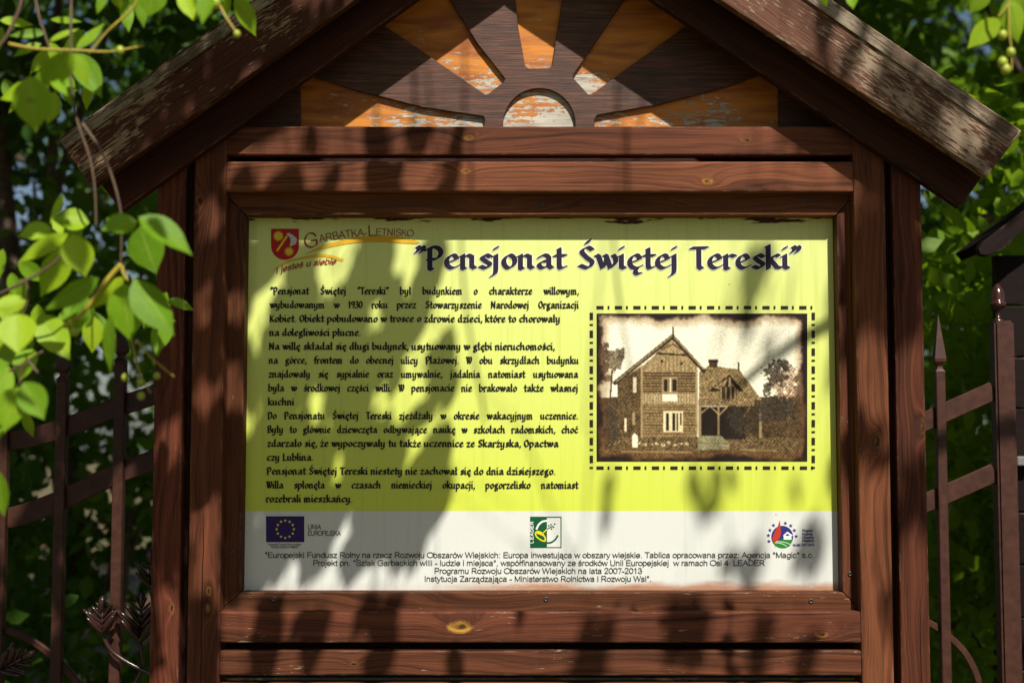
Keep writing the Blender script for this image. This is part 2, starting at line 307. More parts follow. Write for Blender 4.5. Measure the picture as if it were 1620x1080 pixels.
def post(ua, ub, v0, knots=(), peel=.3, streak=None, crack=None):
    Y = Y_POST
    za, zb = rz(ua, Y, -70), rz(ub, Y, -70); xa, xb = W(ua, v0, Y).x, W(ub, v0, Y).x
    c = ((xa + xb) / 2, (-.2 + za + zb) / 4)
    ks = [(*knot_local(u, v, Y, c, True), r, oc) for u, v, r, oc in knots]
    m = wood('post_wood', ks, peel=peel, streak=streak, crack=crack)
    return upright('post', ua, ub, v0, (za, zb), Y, .085, m)
post(246, 291, 500, [(272, 962, .012, .15)], .345)
post(304, 354.5, 500, [(317, 318, .016, .15), (330, 935, .010, .3), (329, 962, .010, .5)], .34, None, (.004, -.6, .35))
post(1354, 1404, 500, [(1388, 697, .017, .22)], .335)
post(1415, 1461, 500, [(1461, 675, .015, .12)], .335, None, (-.012, -.3, .2))
# added dark strip, its colour standing in for deep shade between the posts
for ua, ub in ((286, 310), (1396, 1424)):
    m = wood('gap_shade_wood', dark=(.012, .004, .002), light=(.04, .014, .008), peel=0)
    upright('post_gap_shade', ua, ub, 500, (rz(ua, -.05, -55), rz(ub, -.05, -55)), -.05, .04, m)

def rail(u0a, u1a, v0, v1, knots=(), peel=.3, Y=Y_RAIL, thick=.045, light=(.20, .062, .029)):
    P = px([(u0a, v0), (u1a, v0), (u1a, v1), (u0a, v1)], Y)
    xa, xb = (P[0][0] + P[3][0]) / 2, (P[1][0] + P[2][0]) / 2; za, zb = (P[0][1] + P[1][1]) / 2, (P[2][1] + P[3][1]) / 2
    c = ((xa + xb) / 2, (za + zb) / 2)
    ks = [(*knot_local(u, v, Y, c, False), r, oc) for u, v, r, oc in knots]
    return board('rail', [(xa, za), (xb, za), (xb, zb), (xa, zb)], Y, thick, wood('rail_wood', ks, peel=peel, light=light), BOARD, axis=(1, 0), bevel=.004)
rail(356, 1352.5, 200, 245, [(742, 218, .012, .35), (1180, 222, .012, .1)], .345)
rail(356, 1352.5, 255.5, 303, [(737, 271, .012, .35), (1120, 287, .013, .5)], .35)
rail(346.5, 1364, 967, 1016, [(728, 991, .024, 1.0), (1300, 1003, .013, .35)], .385)
rail(346, 1365, 1028.5, 1068, [(560, 1050, .01, .1)], .375)
rail(345.5, 1366, 1080, 1126, (), .3)

# mitred frame that holds the panel
PX0, PX1, PZ0, PZ1 = W(391, 640).x, W(1321, 640).x, W(860, 933).z, W(860, 345).z    # visible opening
fw = .066
def frame_piece(name, pts, knots=(), peel=.3, streak=None):
    return board(name, pts, Y_FRAME, .05, wood('frame_wood', knots, peel=peel, streak=streak), BOARD, bevel=.003)
zo1, zo0, xo0, xo1 = PZ1 + .062, PZ0 - .055, PX0 - .062, PX1 + .054
frame_piece('frame_rail', [(xo0, zo1), (xo1, zo1), (PX1, PZ1), (PX0, PZ1)], peel=.33)
frame_piece('frame_rail', [(PX0, PZ0), (PX1, PZ0), (xo1, zo0), (xo0, zo0)], peel=.39)
frame_piece('frame_stile', [(xo0 - .001, zo0), (xo0 - .001, zo1), (PX0 - .001, PZ1 - .001), (PX0 - .001, PZ0 + .001)], peel=.345)
frame_piece('frame_stile', [(PX1 + .001, PZ0 + .001), (PX1 + .001, PZ1 - .001), (xo1 + .001, zo1), (xo1 + .001, zo0)], peel=.37, streak=(-.010, .016))
screwm = simple('old_screw', (.10, .08, .07), .45, .8)
for u, v in ((440, 323), (857, 323), (1270, 318), (433, 947), (864, 947), (1283, 950), (367, 874), (1345, 907)):
    p = W(u, v, Y_FRAME); bm = bmesh.new()
    R = .0058
    prof = [(R, .001), (R, -.0018), (R * .75, -.0028), (R * .45, -.0022), (R * .32, .0), (.0001, .0002)]
    rings = [[bm.verts.new((r * cos(2 * pi * k / 16), d, r * sin(2 * pi * k / 16))) for k in range(16)] for r, d in prof]
    for a, b in zip(rings, rings[1:]):
        for k in range(16): bm.faces.new((a[k], a[(k + 1) % 16], b[(k + 1) % 16], b[k]))
    o = bm_obj('screw', bm, screwm, BOARD, True); o.location = p

# roof: barge boards, rafters behind them, sloping decks, top battens
def slope(name, pts, Y, thick, mat, bevel=.003, parent=None):
    return board(name, px(pts, Y), Y, thick, mat, parent or BOARD, bevel=bevel)
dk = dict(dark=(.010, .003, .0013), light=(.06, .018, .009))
LB = [(850, -322), (840, -197), (145, 296), (91, 220)]
RB = [(850, -322), (1617, 207), (1562, 279), (840, -197)]
bl = slope('barge_board', LB, Y_BARGE, .032, wood('barge_wood', dark=(.02, .007, .003), light=(.10, .034, .016), peel=.42, peelcol=(.27, .195, .12), grad=(.35, -.08)))
br = slope('barge_board', RB, Y_BARGE, .032, wood('weathered_barge_wood', dark=(.03, .010, .006), light=(.16, .066, .042), peel=.465, peelcol=(.27, .205, .135), grad=(.28, .10)))
gm = wood('grey_batten_wood', dark=(.05, .03, .018), light=(.20, .145, .095), peel=.5, peelcol=(.26, .21, .15), freq=260)
# thin weathered batten nailed along the upper edge of each barge board
slope('edge_batten', [(851, -318), (851, -296), (104, 236), (94, 222)], Y_BARGE - .006, .0058, gm, .0015)
slope('edge_batten', [(852, -318), (1613, 206), (1599, 223), (852, -292)], Y_BARGE - .006, .0058, gm, .0015)
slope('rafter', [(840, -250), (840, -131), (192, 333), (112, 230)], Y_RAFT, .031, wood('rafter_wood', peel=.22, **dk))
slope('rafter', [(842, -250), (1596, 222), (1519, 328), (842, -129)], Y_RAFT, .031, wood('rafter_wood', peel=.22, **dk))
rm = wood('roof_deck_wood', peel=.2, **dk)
for sgn, (pa, pb) in ((-1, ((850, -300), (112, 224))), (1, ((850, -300), (1604, 210)))):
    a, b = W(*pa, Y_BARGE), W(*pb, Y_BARGE); d = (b - a).normalized(); nrm = Vector((-d.z, 0, d.x)) * (1 if d.x > 0 else -1)
    bm = bmesh.new(); t0 = nrm * .022; vs = []
    y0, y1 = Y_BARGE + .0325, .45
    for q in (a, b):
        for yy in (y0, y1):
            for t in (Vector((0, 0, 0)), t0): vs.append(bm.verts.new((q.x + t.x, yy, q.z + t.z)))
    for f in ((0, 2, 3, 1), (4, 5, 7, 6), (0, 1, 5, 4), (2, 6, 7, 3), (0, 4, 6, 2), (1, 3, 7, 5)): bm.faces.new([vs[i] for i in f])
    bmesh.ops.recalc_face_normals(bm, faces=bm.faces)
    bm_obj('roof_deck', bm, rm, BOARD)

# gable: orange flaking back sheet, brown fretwork sunburst in front
def orange_mat():
    g = N('flaking_orange_paint'); x, y, z = g.xyz('Object')
    n1 = g.noise(g.vec(g.math('MULTIPLY', x, 34.0), 0.0, g.math('MULTIPLY', z, 120.0)), 1, 7, .72)
    n2 = g.noise(g.vec(g.math('MULTIPLY', x, 5.0), 3.0, g.math('MULTIPLY', z, 9.0)), 1, 3)
    zz = g.math('MULTIPLY', g.math('SUBTRACT', z, 2.46), -.42)
    pf = g.math('ADD', g.math('ADD', g.math('MULTIPLY', n1, .62), g.math('MULTIPLY', n2, .38)), zz)
    pf = g.math('SUBTRACT', pf, g.math('MULTIPLY', g.math('MAXIMUM', g.math('SUBTRACT', g.math('ABSOLUTE', g.math('SUBTRACT', x, .06)), .20), 0.0), .26))
    fl = g.step(pf, .492, .503)
    grain = g.noise(g.vec(g.math('MULTIPLY', x, 9.0), 0.0, g.math('MULTIPLY', z, 260.0)), 1, 4, .6)
    bare = g.ramp(grain, [(.3, (.20, .17, .13)), (.52, (.42, .38, .32)), (.72, (.62, .57, .48))])
    moss = g.step(g.noise(g.vec(g.math('MULTIPLY', x, 9.0), 7.0, g.math('MULTIPLY', z, 16.0)), 1, 4), .56, .64)
    bare = g.mix(g.math('MULTIPLY', moss, .55), bare, (.20, .20, .13))
    swirl = g.noise(g.vec(g.math('MULTIPLY', x, 4.0), 0.0, g.math('MULTIPLY', z, 26.0)), 1, 3, .5, 1.2)
    org = g.ramp(swirl, [(.32, (.27, .065, .004)), (.62, (.56, .19, .008))])
    g.put(g.b.inputs['Base Color'], g.mix(fl, org, bare)); g.b.inputs['Roughness'].default_value = .6
    g.bump(g.math('SUBTRACT', g.math('MULTIPLY', grain, .4), fl), .5, .0015)
    return g.m
P = px([(360, 206), (1350, 206), (1350, 60), (850, -270), (360, 60)], .006)
ob = board('gable_backing', P, .006, .012, orange_mat(), BOARD, axis=(1, 0), bevel=.001)
ob.data.transform(Matrix.Translation(ob.location)); ob.location = (0, 0, 0)

def fretwork():
    Y = -.002
    cu = bpy.data.curves.new('fret', 'CURVE'); cu.dimensions = '2D'; cu.fill_mode = 'BOTH'; cu.extrude = .0035; cu.bevel_depth = .0015; cu.bevel_resolution = 1
    def spl(pts):
        s = cu.splines.new('POLY'); s.points.add(len(pts) - 1); s.use_cyclic_u = True
        for q, (u, v) in zip(s.points, pts):
            p = W(u, v, Y); q.co = (p.x, p.z, 0, 1)
    spl([(300, 212), (1410, 212), (1410, 130), (1352, 110), (850, -232), (345, 110), (300, 140)])
    cx, cy, r = 853, 198, 58
    spl([(cx + r * cos(a), cy - r * sin(a) * 1.0) for a in np.linspace(0, pi, 26)] + [(cx - r, 208), (cx + r, 208)])
    spl([(475, 208), (474, 114), (560, 142), (670, 170), (766, 184), (768, 191), (765, 208)])
    spl([(569, 17), (600, -45), (690, -35), (716, 6), (757, 71), (800, 125), (798, 131), (772, 151), (767, 151), (700, 105), (630, 58)])
    spl([(807, -60), (897, -60), (890, 2), (874, 106), (868, 110), (836, 110), (830, 106), (819, 45)])
    spl([(985, 2), (1010, -35), (1100, -45), (1133, 8), (1060, 62), (990, 112), (936, 151), (930, 151), (905, 124), (906, 119), (945, 62)])
    spl([(1233, 208), (1231, 109), (1150, 137), (1040, 166), (944, 182), (939, 190), (940, 208)])
    o = bpy.data.objects.new('fret', cu); link(o)
    dg = bpy.context.evaluated_depsgraph_get(); me = bpy.data.meshes.new_from_object(o.evaluated_get(dg)); bpy.data.objects.remove(o)
    me.transform(Matrix(((1, 0, 0, 0), (0, 0, -1, Y), (0, 1, 0, 0), (0, 0, 0, 1)))); me.flip_normals() if False else None
    g = N('brown_fret_plywood'); x, y, z = g.xyz()
    gr = g.noise(g.vec(g.math('MULTIPLY', x, 11.0), g.math('MULTIPLY', y, 200.0), g.math('MULTIPLY', z, 300.0)), 1, 4, .65)
    st = g.noise(g.vec(g.math('MULTIPLY', x, 14.0), 1.0, g.math('MULTIPLY', z, 20.0)), 1, 3)
    col = g.ramp(g.math('ADD', g.math('MULTIPLY', gr, .8), g.math('MULTIPLY', st, .25)), [(.38, (.018, .0055, .0025)), (.55, (.070, .021, .0085)), (.72, (.165, .055, .026))])
    col = g.mix(g.math('MULTIPLY', g.step(st, .60, .66), .55), col, (.045, .018, .010))
    edge = g.step(y, -.0145, -.0125)
    g.put(g.b.inputs['Base Color'], col); g.b.inputs['Roughness'].default_value = .62; g.bump(gr, .5, .0015)
    me.materials.clear(); me.materials.append(g.m)
    return link(bpy.data.objects.new('sunburst_fretwork', me), BOARD)
fretwork()
# dark closing boards behind frame and gable so the back of the board reads as solid
bk = wood('back_board_wood', dark=(.012, .004, .002), light=(.035, .012, .006), peel=0)
board('back_board', [(W(300, 640).x, W(300, 1075).z), (W(1412, 640).x, W(300, 1075).z), (W(1412, 640).x, W(300, 190).z), (W(300, 640).x, W(300, 190).z)], .03, .018, bk, BOARD, axis=(1, 0))
board('back_board', px([(258, 190), (1450, 190), (1400, 120), (850, -240), (310, 120)], .05), .05, .018, bk, BOARD, axis=(1, 0))
# ------------------------------------------------------------------ printed panel
def panel_mat(name, top, bottom, stain=True, mott=.06):
    g = N(name); x, y, z = g.xyz('Object')
    zt, zb = W(860, 345).z, W(860, 808).z
    f = g.math('DIVIDE', g.math('SUBTRACT', z, zb), zt - zb, clamp=True)
    col = g.mix(f, bottom, top)
    n = g.noise(g.vec(x, 0.0, z), 7, 4)
    col = g.mix(g.math('MULTIPLY', g.math('SUBTRACT', n, .35), mott * 3, clamp=True), col, tuple(c * .8 for c in top))
    rs = g.noise(g.vec(g.math('MULTIPLY', x, 75.0), 2.0, g.math('MULTIPLY', z, 2.2)), 1, 5, .6)     # faint rain streaks and dust
    ds = g.noise(g.vec(x, 5.0, z), 160, 3, .7)
    col = g.mix(g.math('MULTIPLY', g.step(rs, .50, .72), .22), col, tuple(c * .62 for c in bottom)); col = g.mix(g.math('MULTIPLY', g.step(ds, .58, .8), .16), col, (.34, .30, .18))
    if stain:     # rusty damp creeping up from the lower frame, dark paint smears along the upper one
        zf = W(860, 932).z
        s = g.noise(g.vec(g.math('MULTIPLY', x, 7.0), 0.0, g.math('MULTIPLY', z, 22.0)), 1, 4)
        hgt = g.math('ADD', g.math('SUBTRACT', z, zf), g.math('MULTIPLY', g.math('SUBTRACT', s, .5), -.06))
        xm = g.step(x, -.22, .0)
        m = g.math('MULTIPLY', g.math('SUBTRACT', 1.0, g.step(hgt, .0, .024)), g.math('MULTIPLY_ADD', xm, .8, .12))
        col = g.mix(g.math('MULTIPLY', m, .9), col, (.35, .12, .03))
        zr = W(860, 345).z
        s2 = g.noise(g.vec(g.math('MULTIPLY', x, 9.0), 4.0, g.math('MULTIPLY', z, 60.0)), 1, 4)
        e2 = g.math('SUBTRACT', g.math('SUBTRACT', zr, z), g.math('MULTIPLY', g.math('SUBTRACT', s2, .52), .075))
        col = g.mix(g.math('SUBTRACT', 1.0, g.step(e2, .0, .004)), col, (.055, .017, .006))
        d = g.n('ShaderNodeTexVoronoi'); g.put(d.inputs['Vector'], g.vec(x, 0.0, z)); d.inputs['Scale'].default_value = 17
        sp = g.math('LESS_THAN', d.outputs['Distance'], .035)
        sp = g.math('MULTIPLY', sp, g.step(g.noise(g.vec(x, 3.0, z), 9, 2), .5, .6))
        col = g.mix(g.math('MULTIPLY', sp, .6), col, (.10, .055, .02))
    g.put(g.b.inputs['Base Color'], col)
    g.b.inputs['Roughness'].default_value = .45; g.b.inputs['Specular IOR Level'].default_value = .25
    return g.m
YG_TOP, YG_BOT = (.64, .70, .25), (.555, .63, .06)
def flat(name, mat, polys, lvl, parent):
    """printed shapes: polys in photograph positions, one flat mesh lvl prints above the sheet"""
    V = []; Fc = []
    for i, pl in enumerate(polys):
        y = -.0005 * lvl - 2e-5 * (i % 12)
        a = len(V); V += [W(u, v, 0) + Vector((0, y, 0)) for u, v in pl]; Fc.append(tuple(range(a, a + len(pl)))[::-1])
    return mesh(name, V, Fc, mat, parent)
pz0, pz1 = PZ0 - .02, PZ1 + .02
bm = bmesh.new(); box(bm, PX0 - .02, PX1 + .02, 0, .012, pz0, pz1)
PANEL = bm_obj('panel', bm, panel_mat('yellow_green_print', YG_TOP, YG_BOT), BOARD)
zf = W(860, 808).z
WHITE = mesh('footer_band', [(PX0 - .019, -.0005, pz0), (PX1 + .019, -.0005, pz0), (PX1 + .019, -.0005, zf), (PX0 - .019, -.0005, zf)], [(0, 1, 2, 3)],
             panel_mat('white_footer_print', (.61, .625, .58), (.61, .625, .58)), PANEL)

# --- broad-nib lettering: glyphs are pen strokes, s = smooth, l = straight, in hundredths of the x-height
CAL = {
'a': (98, 's18,76 36,92 58,90 70,74|l70,76 70,22 86,8|s68,54 34,50 17,28 32,9 52,14 70,32'),
'b': (94, 'l6,148 15,155 15,14|s15,72 42,92 70,74 74,40 50,8 26,9 15,16'),
'c': (82, 's70,80 44,93 18,66 17,34 40,8 72,20'),
'd': (98, 's68,86 40,90 16,62 18,28 40,8 68,28|l59,148 68,155 68,18 84,7'),
'e': (86, 'l22,43 69,66|s69,66 58,90 36,90 16,60 19,26 44,7 76,22'),
'f': (64, 's74,146 54,153 32,134 29,110|l29,115 29,0|l4,89 62,89'),
'g': (90, 's58,82 34,90 17,66 34,42 58,54 58,82|s50,90 66,98 84,108|s34,42 20,26 56,12 72,-12 46,-40 14,-30 18,-8 52,8'),
'h': (98, 'l6,148 15,155 15,6|s15,68 40,92 62,84|l64,84 64,20 80,7'),
'i': (46, 'l4,84 16,93 16,16 32,6|l12,132 22,144'),
'j': (46, 'l6,84 18,93 18,2|s18,2 14,-26 -4,-44|l14,132 24,144'),
'k': (88, 'l6,148 15,155 15,4|s70,86 54,93 36,76 18,50|l30,58 62,12 82,10'),
'l': (44, 'l6,148 15,155 15,16 30,6'),
'm': (138, 'l3,84 15,93 15,8 26,2|s15,70 36,92 54,82|l56,84 56,8 66,2|s56,70 78,92 98,82|l100,84 100,20 116,7'),
'n': (98, 'l3,84 15,93 15,8 26,2|s15,70 40,92 62,82|l64,84 64,20 80,7'),
'o': (90, 'c44,93 17,64 19,28 44,7 72,36 70,74'),
'p': (94, 'l3,84 15,93 15,-52|s15,72 42,92 70,74 74,40 50,8 26,9 15,16'),
'r': (66, 'l3,84 15,93 15,8 28,2|s15,68 36,91 64,84'),
's': (78, 's66,80 42,94 22,76 42,52 64,32 44,8 12,20'),
't': (64, 'l26,134 28,130 28,24|s28,24 36,7 60,16|l4,89 60,89'),
'u': (98, 'l3,84 15,93 15,30|s15,30 28,8 62,28|l64,93 64,18 80,7'),
'w': (124, 'l4,92 16,86 38,9|s38,9 54,40 60,74|l48,92 58,86 80,9|s80,9 108,44 106,76 94,93'),
'y': (96, 'l3,84 15,93 15,32|s15,32 30,9 62,28|l65,93 65,2|s65,2 56,-32 28,-42 8,-30'),
'z': (80, 'l10,88 66,91|l66,91 14,10|l14,10 70,8'),
'P': (98, 'l18,138 22,132 22,6 34,-4|s4,124 24,142 60,142 82,112 66,72 36,64 12,66'),
'S': (98, 's80,126 54,144 24,118 48,80 80,46 58,9 14,26'),
'T': (88, 'l4,138 86,140|l44,138 44,16 58,4'),
'N': (106, 'l15,142 15,4|l15,138 80,12|l80,144 80,6'),
'K': (98, 'l16,144 16,4|l76,138 24,74|l30,80 74,14 92,10'),
'O': (104, 'c52,142 17,100 20,40 52,7 84,44 82,104'),
'W': (128, 'l4,138 16,132 38,9|s38,9 54,60 58,112|l46,140 58,132 80,9|s80,9 110,70 104,124 92,140'),
'B': (96, 'l18,138 18,8|s4,124 22,142 62,140 70,104 46,80 22,78|s46,80 76,62 76,24 44,8 10,10'),
'D': (102, 'l20,138 20,10|s4,120 24,142 66,132 84,80 66,20 30,6 10,10'),
'L': (84, 'l18,144 18,10|l6,10 70,8 78,16'),
'1': (44, 'l4,112 18,140 18,4'),
'9': (82, 's66,126 42,140 16,112 24,80 48,72 66,96|s68,130 68,60 52,8'),
'3': (78, 's10,126 40,142 62,118 36,78|s36,78 68,66 62,24 36,7 8,18'),
'0': (88, 'c44,140 16,100 18,40 44,7 70,44 70,104'),
'.': (36, 'l12,6 20,14'), ',': (36, 'l14,12 22,16 18,-2 10,-20'),
'"': (60, 's16,148 24,140 20,124 8,110|l16,148 22,138|s40,148 48,140 44,124 32,110|l40,148 46,138'),
}
ACU = '|l%d,112 %d,142'; OGO = '|s%d,6 %d,-14 %d,-28 %d,-26'; DOT = '|l%d,128 %d,138'
def acute(k, x, up=0): a, s = CAL[k]; return (a, s + '|l%d,%d %d,%d' % (x, 118 + up, x + 18, 142 + up))
def ogon(k, x): a, s = CAL[k]; return (a, s + '|s%d,4 %d,-14 %d,-30 %d,-27' % (x, x - 10, x, x + 16))
CAL.update({'ą': ogon('a', 78), 'ę': ogon('e', 54), 'ć': acute('c', 40), 'ń': acute('n', 34), 'ó': acute('o', 38), 'ś': acute('s', 36), 'Ś': acute('S', 50, 50),
            'ż': (80, CAL['z'][1] + '|l34,124 44,136'), 'ź': acute('z', 36), 'ł': (50, 'l10,148 19,155 19,16 34,6|l-2,74 40,104')})
SAN = {
'a': (106, 's16,76 32,95 60,97 78,84 80,60 80,14 86,3|s79,58 40,52 14,36 16,10 40,2 64,12 80,34'),
'b': (106, 'l16,138 16,3|c54,97 16,74 16,24 54,2 90,30 90,70'), 'c': (96, 's82,72 64,95 34,95 12,66 12,32 34,4 64,4 84,30'),
'd': (106, 'l88,138 88,3|c50,97 14,70 14,30 50,2 88,24 88,74'), 'e': (106, 's12,50 90,50 86,78 54,98 18,78 12,40 30,6 62,3 88,24'),
'f': (54, 's52,134 34,134 26,116|l26,118 26,3|l4,96 48,96'), 'g': (106, 'c50,97 14,70 14,32 50,6 86,26 86,76|l88,98 88,0|s88,0 74,-32 40,-36 16,-22'),
'h': (106, 'l16,138 16,3|s16,60 30,92 62,97 84,72|l84,74 84,3'), 'i': (42, 'l20,98 20,3|l20,126 20,138'),
'j': (42, 'l22,98 22,-14|s22,-14 18,-32 0,-36|l22,126 22,138'), 'k': (96, 'l16,138 16,3|l78,97 18,42|l42,62 84,3'), 'l': (42, 'l20,138 20,3'),
'm': (158, 'l16,98 16,3|s16,60 28,92 56,97 76,72|l76,74 76,3|s76,60 88,92 116,97 136,72|l136,74 136,3'),
'n': (106, 'l16,98 16,3|s16,60 30,92 62,97 84,72|l84,74 84,3'), 'o': (106, 'c53,97 13,72 13,28 53,2 93,28 93,72'),
'p': (106, 'l16,98 16,-36|c54,97 16,74 16,24 54,2 90,30 90,70'), 'r': (64, 'l16,98 16,3|s16,60 30,90 58,94'),
's': (96, 's80,78 60,96 28,94 16,74 36,56 66,46 82,26 64,4 30,4 10,26'), 't': (54, 'l24,128 24,20|s24,20 30,3 48,4|l4,96 46,96'),
'u': (106, 'l16,98 16,34|s16,34 28,6 58,4 84,36|l84,98 84,3'), 'w': (138, 'l4,98 36,3 68,96 100,3 134,98'), 'y': (96, 'l6,98 48,4|s90,98 52,4 36,-28 10,-36'),
'z': (96, 'l10,96 84,96 10,4 88,4'), 'v': (96, 'l6,98 48,3 90,98'),
'A': (128, 'l4,3 64,138 124,3|l28,50 100,50'), 'B': (128, 'l18,138 18,3|s18,136 90,136 100,106 78,74 18,74|s78,74 116,60 108,12 70,4 18,4'),
'D': (138, 'l20,138 20,3|s20,136 76,136 122,100 122,40 76,4 20,4'), 'E': (128, 'l20,138 20,3|l20,136 114,136|l20,74 106,74|l20,4 118,4'),
'F': (118, 'l20,138 20,3|l20,136 108,136|l20,74 96,74'), 'G': (150, 's130,106 104,136 56,138 14,90 20,30 70,2 130,22|l132,22 132,68 78,68'),
'I': (54, 'l26,138 26,3'), 'J': (96, 'l76,138 76,40|s76,40 66,6 28,4 12,36'), 'K': (128, 'l20,138 20,3|l114,136 24,56|l56,84 120,3'),
'L': (106, 'l20,138 20,3|l20,4 102,4'), 'M': (160, 'l20,3 20,136 80,8 140,136 140,3'), 'N': (138, 'l20,3 20,136 118,6 118,138'),
'O': (150, 'c75,138 12,104 12,36 75,2 138,36 138,104'), 'P': (128, 'l20,138 20,3|s20,136 94,134 112,100 94,66 20,64'),
'R': (138, 'l20,138 20,3|s20,136 98,134 114,102 94,70 20,70|l74,70 122,3'), 'S': (128, 's110,104 84,138 36,136 20,104 48,76 92,62 114,34 84,4 36,4 12,40'),
'T': (118, 'l6,136 112,136|l59,136 59,3'), 'U': (138, 'l18,138 18,50|s18,50 34,6 102,6 118,50|l118,50 118,138'), 'W': (182, 'l6,138 48,3 91,136 134,3 176,138'),
'Z': (118, 'l12,136 104,136 10,4 110,4'), 'Ś': (128, 's110,104 84,138 36,136 20,104 48,76 92,62 114,34 84,4 36,4 12,40|l56,152 74,172'),
'2': (106, 's14,102 24,134 70,136 88,104 60,60 14,8|l14,4 92,4'), '0': (106, 'c53,136 14,104 14,36 53,2 92,36 92,104'), '7': (106, 'l12,132 92,132 46,3'),
'1': (106, 'l30,110 58,136 58,3'), '3': (106, 's14,106 34,136 74,132 82,98 50,74|s50,74 92,62 84,12 40,2 12,34'), '4': (106, 'l74,3 74,136 8,40 98,40'),
'.': (53, 'l24,4 28,4'), ',': (53, 'l26,6 26,-4 18,-22'), ':': (53, 'l24,4 28,4|l24,92 28,92'), '-': (64, 'l8,44 56,44'), '"': (68, 'l20,138 20,96|l46,138 46,96'),
}
def sacute(k, x): a, s = SAN[k]; return (a, s + '|l%d,112 %d,136' % (x, x + 16))
def sogon(k, x): a, s = SAN[k]; return (a, s + '|s%d,4 %d,-16 %d,-34 %d,-32' % (x, x - 12, x, x + 18))
SAN.update({'ą': sogon('a', 84), 'ę': sogon('e', 64), 'ć': sacute('c', 44), 'ń': sacute('n', 46), 'ó': sacute('o', 48), 'ś': sacute('s', 42), 'ż': (96, SAN['z'][1] + '|l48,118 48,130'), 'ł': (48, 'l22,138 22,3|l4,58 42,90')})

def hull(P):
    P = sorted(set((round(a, 6), round(b, 6)) for a, b in P))
    def half(Q):
        h = []
        for p in Q:
            while len(h) > 1 and (h[-1][0] - h[-2][0]) * (p[1] - h[-2][1]) - (h[-1][1] - h[-2][1]) * (p[0] - h[-2][0]) <= 0: h.pop()
            h.append(p)
        return h
    a, b = half(P), half(P[::-1]); return a[:-1] + b[:-1]
def nib(w, ang, t):
    c, s = cos(ang), sin(ang)
    return [(sx * w / 2 * c - sy * t / 2 * s, sx * w / 2 * s + sy * t / 2 * c) for sx in (-1, 1) for sy in (-1, 1)]
def pen(r): return [(r * cos(2 * pi * k / 8), r * sin(2 * pi * k / 8)) for k in range(8)]
_gc = {}
def glyph(font, ch, tip, key, n=5):
    k = (key, ch)
    if k not in _gc:
        polys = []
        for st in font[ch][1].split('|'):
            pts = [tuple(float(q) / 100 for q in p.split(',')) for p in st[1:].split()]
            if st[0] == 's': pts = catmull(pts, n)
            elif st[0] == 'c': pts = catmull(pts, n, True)
            for a, b in zip(pts, pts[1:]): polys.append(hull([(a[0] + x, a[1] + y) for x, y in tip] + [(b[0] + x, b[1] + y) for x, y in tip]))
        _gc[k] = polys
    return _gc[k]
class Ink:
    def __init__(s): s.V = []; s.F = []; s.i = 0
    def add(s, poly, lvl):
        a = len(s.V); y = -.0005 * lvl - 1.2e-5 * (s.i % 23); s.i += 1
        s.V += [(p[0], y, p[1]) for p in poly]; s.F.append(tuple(range(a, a + len(poly))))
    def line(s, font, text, p0, width, xh, tip, key, lvl=2, space=.5, justify=False, kx=None, slant=0, n=5):
        """set text from p0 (world x, z) to a given width; xh = x-height in metres"""
        adv = [font[c][0] / 100 if c != ' ' else None for c in text]
        nat = sum(a for a in adv if a is not None); ns = sum(a is None for a in adv)
        d = Vector((1, 0))
        if justify:
            sp = (width / xh - nat * kx) / max(ns, 1); k = kx
            if sp < .3: sp = .3; k = (width / xh - ns * sp) / nat
        else: k = width / xh / (nat + ns * space); sp = space * k
        x = 0
        for c, a in zip(text, adv):
            if a is None: x += sp; continue
            for pl in glyph(font, c, tip, key, n): s.add([(p0[0] + (x + q[0] * k + q[1] * slant) * xh, p0[1] + q[1] * xh) for q in pl], lvl)
            x += a * k
        return k
    def make(s, name, mat, parent=None): return mesh(name, s.V, s.F, mat, parent or PANEL)
black = simple('black_print', (.012, .012, .010), .5, spec=.2); navy = simple('dark_violet_black_print', (.018, .013, .028), .5, spec=.2)
PXM = .0015
def wx(u, v): p = W(u, v); return p.x, p.z
# title with its pale halo
TT = '"Pensjonat Świętej Tereski"'
p0, p1 = wx(656, 426), wx(1268, 427.5)
halo = Ink(); halo.line(CAL, TT, p0, p1[0] - p0[0], 24.6 * PXM, nib(.375, rad(33), .14), 'th', 1.6, space=.62)
halo.make('title_halo', simple('pale_title_halo', (.72, .73, .62), .5, spec=.2))
tl = Ink(); tl.line(CAL, TT, p0, p1[0] - p0[0], 24.6 * PXM, nib(.295, rad(33), .06), 'tt', 3.2, space=.62); tl.make('title_lettering', navy)
BODY = [('"Pensjonat Świętej "Tereski" był budynkiem o charakterze willowym,', 916, 1), ('wybudowanym w 1930 roku przez Stowarzyszenie Narodowej Organizacji', 916, 1),
 ('Kobiet. Obiekt pobudowano w trosce o zdrowie dzieci, które to chorowały', 887, 0), ('na dolegliwości płucne.', 571, 0),
 ('Na willę składał się długi budynek, usytuowany w głębi nieruchomości,', 878, 0), ('na górce, frontem do obecnej ulicy Plażowej. W obu skrzydłach budynku', 916, 1),
 ('znajdowały się sypialnie oraz umywalnie, jadalnia natomiast usytuowana', 915, 1), ('była w środkowej części willi. W pensjonacie nie brakowało także własnej', 915, 1), ('kuchni', 466, 0),
 ('Do Pensjonatu Świętej Tereski zjeżdżały w okresie wakacyjnym uczennice.', 915, 1), ('Były to głównie dziewczęta odbywające naukę w szkołach radomskich, choć', 915, 1),
 ('zdarzało się, że wypoczywały tu także uczennice ze Skarżyska, Opactwa', 884, 0), ('czy Lublina.', 496, 0), ('Pensjonat Świętej Tereski niestety nie zachował się do dnia dzisiejszego.', 879, 0),
 ('Willa spłonęła w czasach niemieckiej okupacji, pogorzelisko natomiast', 915, 1), ('rozebrali mieszkańcy.', 558, 0)]
